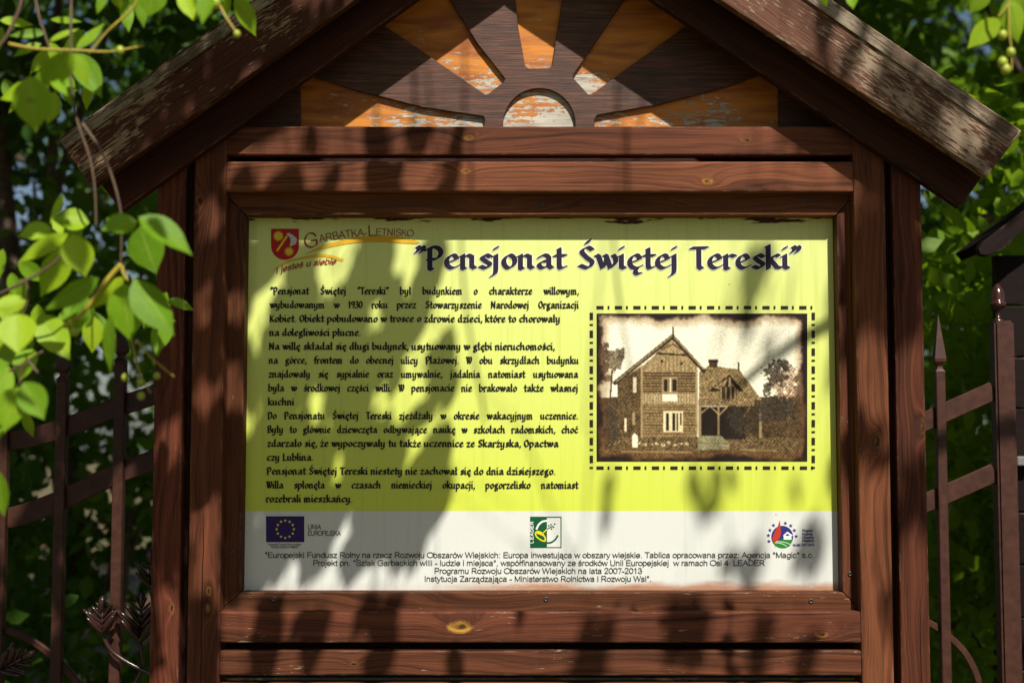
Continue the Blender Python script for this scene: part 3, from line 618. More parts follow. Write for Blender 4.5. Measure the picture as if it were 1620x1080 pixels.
bt = nib(.315, rad(34), .085); body = Ink(); ks = []
for i, (t, u1, j) in enumerate(BODY):
    v = 465.6 + 21.9 * i; u0 = 427.5 - 6.5 * i / 15
    a, b = wx(u0, v), wx(u1, v)
    k = body.line(CAL, t, a, b[0] - a[0], 7.7 * PXM, bt, 'bd', 3, space=.5, justify=bool(j), kx=.985, n=4)
body.make('paragraph_lettering', black)
# footer lines in a plain sans
FOOT = [('"Europejski Fundusz Rolny na rzecz Rozwoju Obszarów Wiejskich: Europa inwestująca w obszary wiejskie. Tablica opracowana przez: Agencja "Magic" s.c.', 419, 1288, 881.5),
 ('Projekt pn. "Szlak Garbackich willi - ludzie i miejsca", współfinansowany ze środków Unii Europejskiej  w ramach Osi 4  LEADER', 495, 1210, 894),
 ('Programu Rozwoju Obszarów Wiejskich na lata 2007-2013', 687, 1016, 906.5), ('Instytucja Zarządzająca - Ministerstwo Rolnictwa i Rozwoju Wsi".', 671, 1031, 919)]
ft = Ink(); grey = simple('soft_black_print', (.035, .035, .032), .5, spec=.2)
for t, u0, u1, v in FOOT:
    a, b = wx(u0, v), wx(u1, v); ft.line(SAN, t, a, b[0] - a[0], 6.0 * PXM, pen(.098), 'sf', 3, space=.54, n=4)
for t, u0, u1, v in (('UNIA', 487, 508, 836.5), ('EUROPEJSKA', 487, 539, 846.5)):
    a, b = wx(u0, v), wx(u1, v); ft.line(SAN, t, a, b[0] - a[0], 5.2 * PXM, pen(.09), 'sf', 3, n=4)
for t, u0, u1, v in (('Europejski Fundusz Rolny na rzecz', 425, 476, 862), ('Rozwoju Obszarów Wiejskich', 429, 472, 866)):
    a, b = wx(u0, v), wx(u1, v); ft.line(SAN, t, a, b[0] - a[0], 2.2 * PXM, pen(.10), 'sm', 3, n=2)
ft.make('footer_lettering', grey)

# European flag
def ring_star(cu, cv, r, n=5, inner=.40, rot=0): return [(cu + (r if k % 2 == 0 else r * inner) * sin(rot + pi * k / n), cv - (r if k % 2 == 0 else r * inner) * cos(rot + pi * k / n)) for k in range(2 * n)]
flag = flat('flag_emblem', simple('flag_blue_print', (.025, .012, .10), .5, spec=.2), [[(421, 816), (481.5, 816), (481.5, 857), (421, 857)]], 2, PANEL)
star_y = simple('star_yellow_print', (.72, .60, .04), .5, spec=.2)
flat('flag_stars', star_y, [ring_star(451.5 + 13.6 * sin(2 * pi * k / 12), 836.5 - 13.6 * cos(2 * pi * k / 12), 2.7) for k in range(12)], 3, PANEL)
# town shield
shield = [(429, 362), (473, 362), (473, 388)] + [(451 + 22 * cos(a), 389 + 22 * sin(a)) for a in np.linspace(0, pi, 20)][1:] + [(429, 388)]
flat('shield_emblem', simple('shield_red_print', (.42, .012, .012), .5, spec=.2), [shield], 2, PANEL)
flat('shield_suns', simple('sun_yellow_print', (.75, .50, .03), .5, spec=.2), [ring_star(440.5, 373.5, 9, 16, .66), ring_star(457.5, 398, 8.6, 12, .55), [(437, 396), (439.5, 398.5), (456, 374), (453.5, 372)]], 3, PANEL)
flat('shield_axe', simple('axe_grey_print', (.50, .52, .50), .5, spec=.2), [[(453, 370), (457.5, 368.5), (463, 371.5), (470, 378), (468, 386), (460, 390), (458.5, 388.5), (460, 382), (459, 376), (456, 373)]], 3.4, PANEL)
def crescent(top, bot): return [tuple(p) for p in catmull(top, 6)] + [tuple(p) for p in catmull(bot[::-1], 6)]
flat('swooshes', simple('ochre_print', (.62, .36, .02), .5, spec=.2), [
    crescent([(482, 402), (510, 389), (550, 378), (600, 373), (640, 376), (664, 383)], [(484, 402), (515, 393), (550, 386), (590, 383), (640, 385), (660, 386)]),
    crescent([(430, 430), (450, 415), (480, 406), (505, 402), (525, 404), (544, 410)], [(432, 428.5), (455, 416), (480, 409.5), (505, 406.5), (522, 408), (541, 414)])], 2.2, PANEL)
# town name on a gentle arch + slogan in a slanted hand
SERIF_TIP = nib(.165, rad(28), .06)
emb = Ink(); town = [('G', 482, 391, 19, 24), ('ARBATKA-', 505, 385, 60, 0), ('L', 0, 0, 0, 0)]
def arch(text, u0, u1, vf, caph, tip, key, ink, sl=0):
    tot = sum(SAN[c][0] if c != ' ' else 60 for c in text); u = u0; k = (u1 - u0) / tot
    for c in text:
        a_ = SAN[c][0] if c != ' ' else 60
        if c != ' ':
            um = u + a_ * k / 2; v = vf(um); th = math.atan((vf(um + 1) - vf(um - 1)) / 2)
            for pl in glyph(SAN, c, tip, key, 4):
                out = []
                for x, y in pl:
                    xx = (x * 100 - a_ / 2) * k + y * sl; yy = y * caph / 1.38
                    out.append(wx(um + xx * cos(th) + yy * sin(th), v + xx * sin(th) - yy * cos(th)))
                ink.add(out, 3)
        u += a_ * k
arc1 = lambda u: 391 - 21.5 * ((u - 482) / 104) + 8.5 * ((u - 482) / 104) ** 2 if u < 610 else 376.2 + 0 * u + (u - 610) * .02
arc1 = lambda u: 372.5 + ((u - 608) / 126) ** 2 * 17
red = simple('dark_red_print', (.25, .022, .016), .5, spec=.2)
arch('G', 482, 505, lambda u: 391.5 + (u - 493) * -.12, 22, SERIF_TIP, 'em', emb)
arch('ARBATKA-', 506, 581, arc1, 11.5, SERIF_TIP, 'em', emb)
arch('L', 582, 595, arc1, 16.5, SERIF_TIP, 'em', emb)
arch('ETNISKO', 595, 654, arc1, 10.5, SERIF_TIP, 'em', emb)
emb.make('town_name_lettering', red); emb = Ink()
arch('i jesteś u siebie', 437, 531, lambda u: 418 + ((u - 531) / 94) ** 2 * 15, 9, nib(.24, rad(35), .1), 'sl', emb, sl=2.6)
emb.make('slogan_lettering', red)

# green emblem
gr = simple('dark_green_print', (.004, .075, .028), .5, spec=.2); wh = simple('white_print', (.72, .74, .70), .5, spec=.2); yl = simple('bright_yellow_print', (.75, .60, .01), .5, spec=.2)
X = lambda x, y: (830 + x / 18, 810 + y / 18)
def stroke(pts, w, conv=X, n=6, closed=False):
    P = catmull(pts, n, closed); out = []
    for a, b in zip(P, P[1:]):
        d = np.array(b) - np.array(a); L = np.hypot(*d)
        if L < 1e-6: continue
        q = np.array((-d[1], d[0])) / L * w / 2; e = d / L * w * .15
        out.append([conv(*(a + q - e)), conv(*(b + q + e)), conv(*(b - q + e)), conv(*(a - q - e))])
    return out
rect = lambda a, b, c, d: [X(a, b), X(c, b), X(c, d), X(a, d)]
flat('green_emblem', gr, [rect(155, 120, 635, 1010), rect(635, 120, 1050, 148), rect(1022, 148, 1050, 985), rect(635, 985, 1050, 1010)] + stroke([(640, 870), (760, 850), (870, 770), (945, 655)], 48)
     + stroke([(635, 480), (800, 385)], 26, n=1) + [[X(c + 24 * cos(t), d + 24 * sin(t)) for t in np.linspace(0, 2 * pi, 9)[:-1]] for c, d in ((685, 380), (748, 348), (822, 418), (765, 468), (855, 330))], 2, PANEL)
flat('emblem_arc', wh, stroke([(335, 480), (400, 350), (500, 265), (632, 235)], 52), 3, PANEL)
flat('emblem_horn', yl, stroke([(305, 600), (330, 560), (400, 545), (500, 600), (580, 720), (585, 800), (540, 815), (440, 770), (340, 690), (305, 600)], 38) + [[X(330, 565), X(420, 548), X(510, 600), X(560, 700), X(480, 650), X(340, 600)]] + stroke([(510, 600), (635, 480)], 28, n=1), 3, PANEL)
lt = Ink()
yy = 880
for c in 'LEADER':
    for pl in glyph(SAN, c, pen(.14), 'ld', 3): lt.add([wx(*X(248 - q[1] * 62, yy - q[0] * 66)) for q in pl], 3)
    yy -= 106
lt.make('emblem_lettering', wh)
# rural programme emblem
X2 = lambda x, y: (1200 + x / 16.2, 815 + y / 16.2)
nb = simple('emblem_blue_print', (.022, .025, .16), .5, spec=.2)
circ = [X2(605 + 280 * cos(a), 545 + 285 * sin(a)) for a in np.linspace(0, 2 * pi, 40)[:-1]]
flat('programme_emblem', nb, [circ] + [ring_star(*X2(c, d), 3.3, 5, .45) for c, d in ((380, 250), (290, 375), (250, 510), (265, 660), (685, 195), (822, 260), (915, 380), (962, 530))], 2, PANEL)
flat('emblem_field', simple('emblem_green_print', (.012, .20, .012), .5, spec=.2), [[X2(*p) for p in ((360, 690), (480, 630), (620, 612), (760, 625), (860, 660), (800, 770), (700, 825), (590, 832), (480, 800))]], 3, PANEL)
flat('emblem_house', wh, [[X2(*p) for p in ((620, 515), (735, 410), (880, 510), (840, 520), (840, 620), (640, 612), (640, 520))]] + stroke([(450, 665), (650, 680), (800, 735)], 14, X2) + stroke([(420, 690), (600, 720), (720, 790)], 14, X2), 4, PANEL)
flat('emblem_roof_window', nb, [[X2(*p) for p in ((680, 512), (735, 455), (800, 512))]], 5, PANEL)
flat('emblem_flame', simple('emblem_red_print', (.42, .035, .012), .5, spec=.2), [[X2(*p) for p in ((545, 110), (560, 300), (575, 440), (540, 570), (440, 680), (430, 830), (415, 690), (350, 640), (360, 540), (430, 370), (500, 250))]], 4, PANEL)
pt = Ink()
for t, u0, u1, v in (('Program', 1269, 1286, 840.5), ('Rozwoju', 1269, 1286, 846), ('Obszarów', 1269, 1288, 851.3), ('Wiejskich', 1269, 1288, 856.5), ('na lata 2007-2013', 1254, 1288, 863)):
    a, b = wx(u0, v), wx(u1, v); pt.line(SAN, t, a, b[0] - a[0], 2.7 * PXM, pen(.13), 'pm', 3, n=2)
pt.make('programme_lettering', nb)

# dash-dot border round the picture
dash = []
def dashes(a, b, horizontal):
    n = int(abs(b[0] - a[0] if horizontal else b[1] - a[1]) / 27.4); step = abs(b[0] - a[0] if horizontal else b[1] - a[1]) / n
    for k in range(n):
        s = (a[0] if horizontal else a[1]) + k * step
        for lo, hi in ((7.5, 19), (25.2, 28.2)):
            lo2, hi2 = s + lo, s + hi
            cc = a[1] if horizontal else a[0]
            if horizontal: dash.append([(lo2, cc - 2.6), (hi2, cc - 2.6), (hi2, cc + 2.6), (lo2, cc + 2.6)])
            else: dash.append([(cc - 2.7, lo2), (cc + 2.7, lo2), (cc + 2.7, hi2), (cc - 2.7, hi2)])
dashes((936, 486.5), (1286, 486.5), True); dashes((936, 739.8), (1287, 739.8), True)
dashes((935.5, 487), (935.5, 741), False); dashes((1286.5, 487), (1287.5, 741), False)
flat('dashed_border', simple('border_black_print', (.022, .015, .008), .5, spec=.2), dash, 2, PANEL)

# the sepia picture of the villa, painted dot by dot into the colours of a fine sheet
def picture():
    nx, ny = 300, 211; x0, x1, y0, y1 = 158, 1357, 57, 898
    gx, gy = np.meshgrid(np.linspace(x0, x1, nx), np.linspace(y0, y1, ny)); rng = np.random.default_rng(11)
    def noise(s, oc=3, seed=0):
        r = np.random.default_rng(seed); out = 0; amp = 1; tot = 0
        for o in range(oc):
            c = s / 2 ** o; w, h = int(1300 / c) + 3, int(950 / c) + 3; t = r.random((h, w)); fx, fy = (gx - x0) / c, (gy - y0) / c
            i, j = fx.astype(int), fy.astype(int); a, b = fx - i, fy - j; a, b = a * a * (3 - 2 * a), b * b * (3 - 2 * b)
            out = out + amp * ((t[j, i] * (1 - a) + t[j, i + 1] * a) * (1 - b) + (t[j + 1, i] * (1 - a) + t[j + 1, i + 1] * a) * b); tot += amp; amp *= .55
        return out / tot
    I = np.zeros((ny, nx, 3)); I[:] = (250, 244, 214); ink = np.zeros((ny, nx))
    def inside(P):
        m = np.zeros(gx.shape, bool)
        for (a, b), (c, d) in zip(P, P[1:] + P[:1]):
            if b != d: m ^= ((b > gy) != (d > gy)) & (gx < (c - a) * (gy - b) / (d - b) + a)
        return m
    def fill(P, c, h=0): m = inside(P); I[m] = c; ink[m] = h; return m
    def ln(P, w, c):
        for (a, b), (e, f) in zip(P, P[1:]):
            L2 = (e - a) ** 2 + (f - b) ** 2; t = np.clip(((gx - a) * (e - a) + (gy - b) * (f - b)) / L2, 0, 1)
            m = np.hypot(gx - a - t * (e - a), gy - b - t * (f - b)) < w / 2 + 1; I[m] = c; ink[m] = .15
    R = lambda a, b, c, d: [(a, b), (c, b), (c, d), (a, d)]
    D, B, M, Lt, C = (52, 36, 16), (110, 78, 38), (160, 122, 66), (205, 174, 116), (244, 232, 190)
    fill([(158, 540), (420, 520), (420, 860), (158, 860)], (96, 70, 36), 1)
    fill([(900, 540), (1357, 520), (1357, 898), (900, 898)], (104, 74, 38), 1)
    fill(R(158, 760, 1357, 898), (128, 98, 52), 1)
    fill([(275, 452), (420, 350), (420, 760), (280, 740)], (118, 86, 44), 1)
    fill([(740, 390), (800, 352), (968, 376), (1098, 548), (740, 548)], (178, 142, 84), .8)
    fill([(410, 368), (590, 196), (730, 350), (730, 760), (410, 760)], (176, 138, 78), .6)
    fill([(455, 340), (590, 205), (725, 365), (725, 392), (430, 392)], (206, 172, 112), .4)
    for x in range(440, 725, 22): ln([(x, 392 - max(0, 140 - abs(x - 590)) * .9), (x, 392)], 2, (150, 112, 62))
    for y in range(396, 512, 15): ln([(424, y), (722, y)], 5, (92, 62, 28))
    for y in range(590, 745, 17): ln([(424, y), (730, y)], 3, (120, 86, 44))
    fill(R(410, 516, 732, 570), (214, 184, 128), .5)
    for x in range(415, 730, 16): ln([(x, 520), (x, 568)], 2, (168, 132, 78))
    ln([(590, 200), (590, 400)], 7, Lt); ln([(500, 284), (665, 294)], 7, D); ln([(530, 262), (590, 230), (650, 268)], 5, B)
    ln([(415, 360), (415, 760)], 12, Lt); ln([(728, 380), (728, 740)], 11, Lt)
    for a in ((530, 328), (640, 342)): m = np.hypot(gx - a[0], gy - a[1]) < 8; I[m] = D
    ln([(262, 452), (590, 188)], 22, (70, 48, 24)); ln([(590, 188), (768, 384)], 20, (62, 42, 20)); ln([(268, 446), (590, 182), (766, 374)], 5, Lt); ln([(592, 190), (592, 135)], 5, D)
    fill(R(530, 415, 617, 512), (200, 166, 108)); fill(R(540, 432, 560, 500), D); fill(R(568, 432, 582, 500), (70, 48, 22)); fill(R(590, 432, 612, 500), D)
    ln([(578, 430), (578, 500)], 8, C); fill(R(534, 514, 617, 556), (248, 240, 208))
    fill(R(365, 420, 385, 508), C); fill(R(318, 650, 330, 726), C); fill(R(362, 620, 376, 690), Lt)
    fill(R(538, 612, 648, 732), (232, 214, 164)); fill(R(552, 622, 570, 724), D); fill(R(588, 622, 604, 724), D); fill(R(612, 622, 622, 724), (60, 42, 20)); fill(R(634, 622, 640, 690), D)
    fill(R(797, 328, 845, 364), (96, 64, 30), .4); fill(R(792, 320, 848, 334), D); ln([(966, 378), (966, 340)], 5, D)
    fill([(790, 500), (915, 404), (994, 500), (970, 500), (915, 440), (905, 470), (850, 500)], (46, 30, 14), .1); fill([(820, 480), (905, 424), (880, 492)], (188, 152, 96), .5); fill(R(856, 470, 952, 545), (84, 58, 28), .3)
    for x in (866, 894, 922, 944): ln([(x, 478), (x, 545)], 6, Lt)
    ln([(915, 425), (915, 470)], 8, Lt)
    fill(R(738, 545, 1060, 582), (170, 134, 80), .8); fill(R(745, 588, 1005, 770), (46, 30, 14), .3); fill(R(1000, 582, 1100, 740), (82, 58, 30), .9)
    for x in (745, 852, 1090): ln([(x, 585), (x, 760)], 12, (196, 164, 106))
    ln([(745, 630), (795, 590)], 6, Lt); ln([(852, 630), (810, 590)], 6, Lt); ln([(860, 630), (900, 590)], 6, Lt); ln([(990, 650), (1030, 590)], 6, (150, 116, 66))
    fill([(735, 760), (760, 752), (870, 752), (916, 800), (912, 832), (735, 832)], (176, 172, 122), .4); ln([(740, 792), (912, 796)], 3, M)
    fill([(360, 752), (376, 736), (392, 752), (392, 820), (360, 820)], (246, 236, 200))
    for x in range(400, 700, 34): m = np.hypot((gx - x) / 1.6, gy - 800 - 8 * sin(x)) < 8; I[m] = (214, 190, 138)
    ln([(300, 842), (700, 846)], 8, (196, 168, 112)); ln([(980, 832), (1180, 838)], 7, (190, 158, 104))
    n1, n2 = noise(17, 4, 4), noise(17, 4, 9)
    def tree(cx, cy, rx, ry, c, thr, n): c = np.array(c) * .8 + 30; m = (((gx - cx) / rx) ** 2 + ((gy - cy) / ry) ** 2 + (n - .5) * 2.2 < thr); I[m] = I[m] * .22 + c * .78; ink[m] = .9
    tree(255, 315, 62, 66, (112, 86, 44), .75, n1); tree(300, 290, 26, 46, (92, 68, 34), .7, n2); tree(190, 320, 40, 120, (70, 50, 26), .8, n2); tree(220, 430, 34, 22, (92, 68, 36), .6, n1)
    ln([(247, 380), (234, 555)], 7, (80, 58, 30))
    tree(1230, 440, 92, 110, (226, 168, 118), .62, n2); tree(1175, 400, 84, 88, (58, 40, 18), .52, n1); tree(1215, 350, 50, 40, (52, 36, 16), .5, n2); tree(1130, 490, 30, 60, (58, 40, 18), .6, n1); tree(1320, 470, 52, 110, (92, 60, 32), .8, n1); tree(1275, 490, 40, 26, (232, 170, 122), .5, n1); tree(1240, 520, 70, 20, (220, 158, 108), .4, n2)
    tree(1180, 600, 130, 80, (52, 36, 16), .9, n1); tree(230, 690, 60, 120, (74, 52, 26), .8, n2); tree(960, 660, 60, 90, (50, 34, 16), .7, n2)
    hat = np.sin((gx * .55 + gy * .42) * .62 + 5 * noise(60, 2, 2)) * .5 + (rng.random(gx.shape) - .5) * 1.5 + (noise(9, 2, 7) - .5) * 1.6
    I *= (1 + (ink * .62 * hat))[..., None]; I += ((noise(120, 2, 5) - .5) * 16)[..., None]
    dk = np.clip(ink * 1.6 + (I.sum(2) < 560), 0, 1)[..., None]; I *= 1 - .06 * dk; gy_ = I.mean(2, keepdims=True); I = np.where(dk > .3, (I * .68 + gy_ * .32 * np.array((1.08, .99, .80))) * .88, I)
    Q = np.pad(I, ((1, 1), (1, 1), (0, 0)), 'edge'); I = .4 * I + .15 * (Q[:-2, 1:-1] + Q[2:, 1:-1] + Q[1:-1, :-2] + Q[1:-1, 2:]); I *= (1 + (rng.random(gx.shape) - .5) * .22)[..., None]
    e = np.minimum.reduce([gx - x0, (x1 - gx) * 1.1, gy - y0, y1 - gy]); e = e + (noise(120, 3, 21) - .5) * 70 + (noise(16, 2, 22) - .5) * 16
    b = np.clip((84 - e) / 66, 0, 1)[..., None]; b2 = np.clip((36 - e) / 24, 0, 1)[..., None]
    I = I * (1 - .62 * b) + np.array((104, 62, 26)) * .62 * b; I = I * (1 - b2) + np.array((34, 22, 18)) * b2
    I = np.clip(I, 6, 255) / 255; I = np.where(I <= .04045, I / 12.92, ((I + .055) / 1.055) ** 2.4) * .86
    us, vs = 900 + gx / 3.6, 480 + gy / 3.6
    V = [W(a, b) + Vector((0, -.0011, 0)) for a, b in zip(us.ravel(), vs.ravel())]
    Fc = [(j * nx + i, (j + 1) * nx + i, (j + 1) * nx + i + 1, j * nx + i + 1) for j in range(ny - 1) for i in range(nx - 1)]
    g = N('sepia_print'); at = g.n('ShaderNodeVertexColor', layer_name='print'); g.put(g.b.inputs['Base Color'], at.outputs[0]); g.b.inputs['Roughness'].default_value = .5; g.b.inputs['Specular IOR Level'].default_value = .2
    o = mesh('picture_print', V, Fc, g.m, PANEL)
    ca = o.data.color_attributes.new('print', 'FLOAT_COLOR', 'POINT')
    ca.data.foreach_set('color', np.concatenate([I.reshape(-1, 3), np.ones((nx * ny, 1))], 1).astype(np.float32).ravel())
picture()
# ------------------------------------------------------------------ iron fences, post, shed
iron = simple('brown_iron_paint', (.050, .0175, .0105), .5, 0, .35, .3)
iron_gloss = simple('glossy_brown_iron', (.035, .014, .012), .22, 0, .2, .6)
YF = .40
def flatbar(name, pts, h, t, parent, Y=YF, mat=iron):
    """curved flat bar: pts in photograph positions along its middle, h high, t deep"""
    C = catmull([tuple(W(u, v, Y)) for u, v in pts], 8); bm = bmesh.new(); R = []
    for i, p in enumerate(C):
        d = np.array(C[min(i + 1, len(C) - 1)]) - np.array(C[max(i - 1, 0)]); d /= np.linalg.norm(d); nrm = np.array((-d[2], 0, d[0]))
        R.append([bm.verts.new(Vector(p + nrm * s * h / 2 + np.array((0, q, 0)))) for s, q in ((-1, -t / 2), (1, -t / 2), (1, t / 2), (-1, t / 2))])
    for a, b in zip(R, R[1:]):
        for k in range(4): bm.faces.new((a[k], a[(k + 1) % 4], b[(k + 1) % 4], b[k]))
    bm.faces.new(R[0][::-1]); bm.faces.new(R[-1]); bmesh.ops.recalc_face_normals(bm, faces=bm.faces)
    es = [e for e in bm.edges if len(e.link_faces) == 2 and e.calc_face_angle(0) > 1]
    bmesh.ops.bevel(bm, geom=es, offset=.0025, segments=1, affect='EDGES')
    return bm_obj(name, bm, mat, parent)
def fbar(u_top, v_top, u_bot, parent, wd=.025, spear=0, Y=YF - .012):
    p = W(u_top, v_top, Y); q = W(u_bot, 1000, Y); x = (p.x + q.x) / 2
    bm = bmesh.new(); box(bm, x - wd / 2, x + wd / 2, Y - wd / 2, Y + wd / 2, 0, p.z)
    bmesh.ops.bevel(bm, geom=list(bm.edges), offset=.002, segments=1, affect='EDGES')
    o = bm_obj('bar', bm, iron, parent)
    if spear:
        bm = bmesh.new(); z = p.z; w = wd / 2
        prof = [(w, z), (w * 1.0, z + .004), (w * .55, z + .012), (w * .5, z + .018), (w * 1.15, z + .03), (w * 1.2, z + .038), (w * .02, z + spear)]
        rings = [[bm.verts.new((x + sx * r, Y + sy * r, h)) for sx, sy in ((-1, -1), (1, -1), (1, 1), (-1, 1))] for r, h in prof]
        for a, b in zip(rings, rings[1:]):
            for k in range(4): bm.faces.new((a[k], a[(k + 1) % 4], b[(k + 1) % 4], b[k]))
        bm.faces.new(rings[-1]); bm_obj('spearhead', bm, iron, o)
    return o
FL = empty('iron_fence', (-1.6, YF, 0), 'brown iron fence with two sagging curved rails and scroll leaves, left of the information board', 'fence', 'iron fences beside the board')
FR = empty('iron_fence', (1.2, YF, 0), 'short run of brown iron fence with one spear-topped bar, right of the information board', 'fence', 'iron fences beside the board')
def keep(parent):      # children were built in world positions
    parent_inv = Matrix.Translation(parent.location).inverted()
    for o in list(bpy.data.objects):
        if o.parent is parent: o.matrix_parent_inverse = parent_inv
flatbar('rail', [(-420, 690), (-300, 704), (-150, 712), (0, 699), (89, 681), (182, 645), (244, 624), (290, 600)], .052, .012, FL)
flatbar('rail', [(-420, 815), (-300, 832), (-150, 838), (0, 822), (87, 795), (180, 751), (244, 727), (290, 703)], .054, .012, FL)
for u, v in ((-270, 600), (-175, 590), (-85, 585), (4, 580), (96, 602), (188, 574)): fbar(u, v, u - 1, FL, .028, .13)
flatbar('scroll_bar', [(-420, 905), (-200, 930), (-10, 990), (45, 1010), (92, 1045), (130, 1090), (160, 1150), (170, 1230)], .018, .016, FL)
def frond(parent, stem, tip_u, tip_v, base_u, base_v, pairs, lw, Y):
    """cast leaf with plump overlapping leaflets"""
    bm = bmesh.new(); b, t = W(base_u, base_v, Y), W(tip_u, tip_v, Y); ax = (t - b); L = ax.length; ax.normalize(); sd = Vector((ax.z, 0, -ax.x))
    for i in range(pairs):
        f = i / (pairs - 1); ln = lw * (1 - .45 * f) * (.75 + .5 * sin(pi * min(1, f + .25)))
        for s in (-1, 1):
            ln *= .86 + .28 * ((i * 7 + s * 3) % 5) / 5
            o = b + ax * L * f * .86; d = (sd * s * (.62 + .1 * (i % 3)) + ax * .85 + Vector((0, -.45 + .25 * (i % 2), 0))).normalized()
            m = bmesh.ops.create_uvsphere(bm, u_segments=8, v_segments=6, radius=1)
            q = d.to_track_quat('Z', 'Y').to_matrix().to_4x4()
            M = Matrix.Translation(o + d * ln * .5) @ q @ Matrix.Diagonal((ln * .20, ln * .10, ln * .56, 1))
            bmesh.ops.transform(bm, matrix=M, verts=m['verts'])
    m = bmesh.ops.create_uvsphere(bm, u_segments=8, v_segments=6, radius=1)
    bmesh.ops.transform(bm, matrix=Matrix.Translation(t) @ ax.to_track_quat('Z', 'Y').to_matrix().to_4x4() @ Matrix.Diagonal((.011, .011, .022, 1)), verts=m['verts'])
    tube(bm, [b - ax * .0, b + ax * L * .95], [.006, .004])
    if stem: tube(bm, [Vector(p) for p in catmull([tuple(W(u, v, Y + .01)) for u, v in stem], 6)], .006)
    return bm_obj('leaf_ornament', bm, iron_gloss, parent, True)
frond(FL, [(163, 1006), (176, 1028), (200, 1046), (240, 1066), (300, 1090)], 162, 955, 163, 1003, 6, .058, YF - .06)
frond(FL, [(222, 1018), (226, 1050), (212, 1085), (190, 1130)], 224, 948, 222, 1016, 7, .075, YF - .05)
frond(FL, [(238, 930), (245, 960), (250, 1000)], 238, 880, 240, 930, 4, .055, YF - .05)
frond(FL, [(-60, 1100), (-40, 1085), (-5, 1062)], 44, 1036, 0, 1060, 6, .06, YF - .05)
keep(FL)
flatbar('rail', [(1430, 680), (1465, 666), (1520, 641), (1572, 618)], .050, .012, FR)
flatbar('rail', [(1430, 806), (1467, 794), (1520, 771), (1574, 747)], .050, .012, FR)
fbar(1487, 590, 1494, FR, .025, .155)
flatbar('scroll_bar', [(1430, 970), (1470, 985), (1503, 1008), (1530, 1038), (1548, 1080), (1556, 1140)], .018, .016, FR)
keep(FR)
GP = empty('gate_post', (W(1590, 700, YF).x, YF, 0), 'square brown iron gate post topped by a small acorn finial', 'post')
p = W(1589, 508, YF); bm = bmesh.new(); xg = (W(1584, 510, YF).x + W(1590, 760, YF).x) / 2
box(bm, xg - .026, xg + .026, YF - .026, YF + .026, 0, p.z); bmesh.ops.bevel(bm, geom=list(bm.edges), offset=.006, segments=2, affect='EDGES')
bm_obj('shaft', bm, iron, GP)
bm = bmesh.new(); c = Vector((xg - .008, YF, p.z)); prof = [(.013, -.004), (.013, .004), (.006, .008), (.0055, .03), (.010, .033), (.019, .037), (.0225, .045), (.0215, .05), (.017, .052), (.0195, .062), (.018, .074), (.012, .088), (.005, .098), (.001, .101)]
rings = [[bm.verts.new((c.x + r * cos(2 * pi * k / 14), c.y + r * sin(2 * pi * k / 14), c.z + h)) for k in range(14)] for r, h in prof]
for a, b in zip(rings, rings[1:]):
    for k in range(14): bm.faces.new((a[k], a[(k + 1) % 14], b[(k + 1) % 14], b[k]))
bm_obj('finial', bm, simple('polished_brown_iron', (.06, .022, .016), .16, .3, .3, .8), GP, True); keep(GP)

SH = empty('roofed_stand', (2.4, .9, 0), 'dark red-brown wooden stand with plank front and small pitched roof at the right edge', 'wooden stand')
wm = wood('stand_wall_wood', dark=(.004, .0012, .001), light=(.010, .003, .0022), peel=.0, freq=60)
xs0 = W(1578, 600, .9).x; sl_ = (W(1632, 352, .9).z - W(1580, 398, .9).z) / (W(1632, 352, .9).x - W(1580, 398, .9).x)
for k in range(14):
    z0 = .05 + k * .155; zc = W(1580, 396, .9).z; zt = [min(z0 + .15, zc + sl_ * dx) for dx in (0, 1.2)]
    if zt[0] <= z0: break
    board('wall_board', [(xs0, z0), (xs0 + 1.2, z0), (xs0 + 1.2, z0 + .15), (xs0, zt[0])], .9, .03, wm, SH, axis=(1, 0))
bm = bmesh.new(); box(bm, xs0 + .01, xs0 + 1.19, .9315, .95, .03, z0 - .01); bm_obj('backing', bm, simple('stand_dark_backing', (.02, .007, .005), .8), SH)
rp = px([(1545, 394), (1551, 384), (1632, 322), (1760, 225), (1760, 262), (1632, 352), (1580, 398), (1560, 406), (1548, 404)], .80)
board('roof_verge', rp, .78, .04, wood('stand_roof_wood', dark=(.004, .0014, .001), light=(.010, .003, .002), peel=.06), SH, axis=Vector((rp[2][0] - rp[1][0], rp[2][1] - rp[1][1])))
a, b = Vector((rp[1][0], .821, rp[1][1])), Vector((rp[3][0], .821, rp[3][1])); d = (b - a).normalized(); nr = Vector((d.z, 0, -d.x)) * .03
board('roof_deck', [(a.x, a.z), (b.x, b.z), (b.x + nr.x, b.z + nr.z), (a.x + nr.x, a.z + nr.z)], .822, .22, simple('stand_roof_felt', (.010, .006, .005), .95, 0, .3, .05), SH)
bm = bmesh.new(); q = W(1613, 729, .88); box(bm, q.x - .014, q.x + .03, .86, .899, q.z - .014, q.z + .014); bmesh.ops.bevel(bm, geom=list(bm.edges), offset=.003, segments=1, affect='EDGES')
bm_obj('hasp', bm, simple('zinc', (.2, .2, .19), .5, .4), SH); keep(SH)

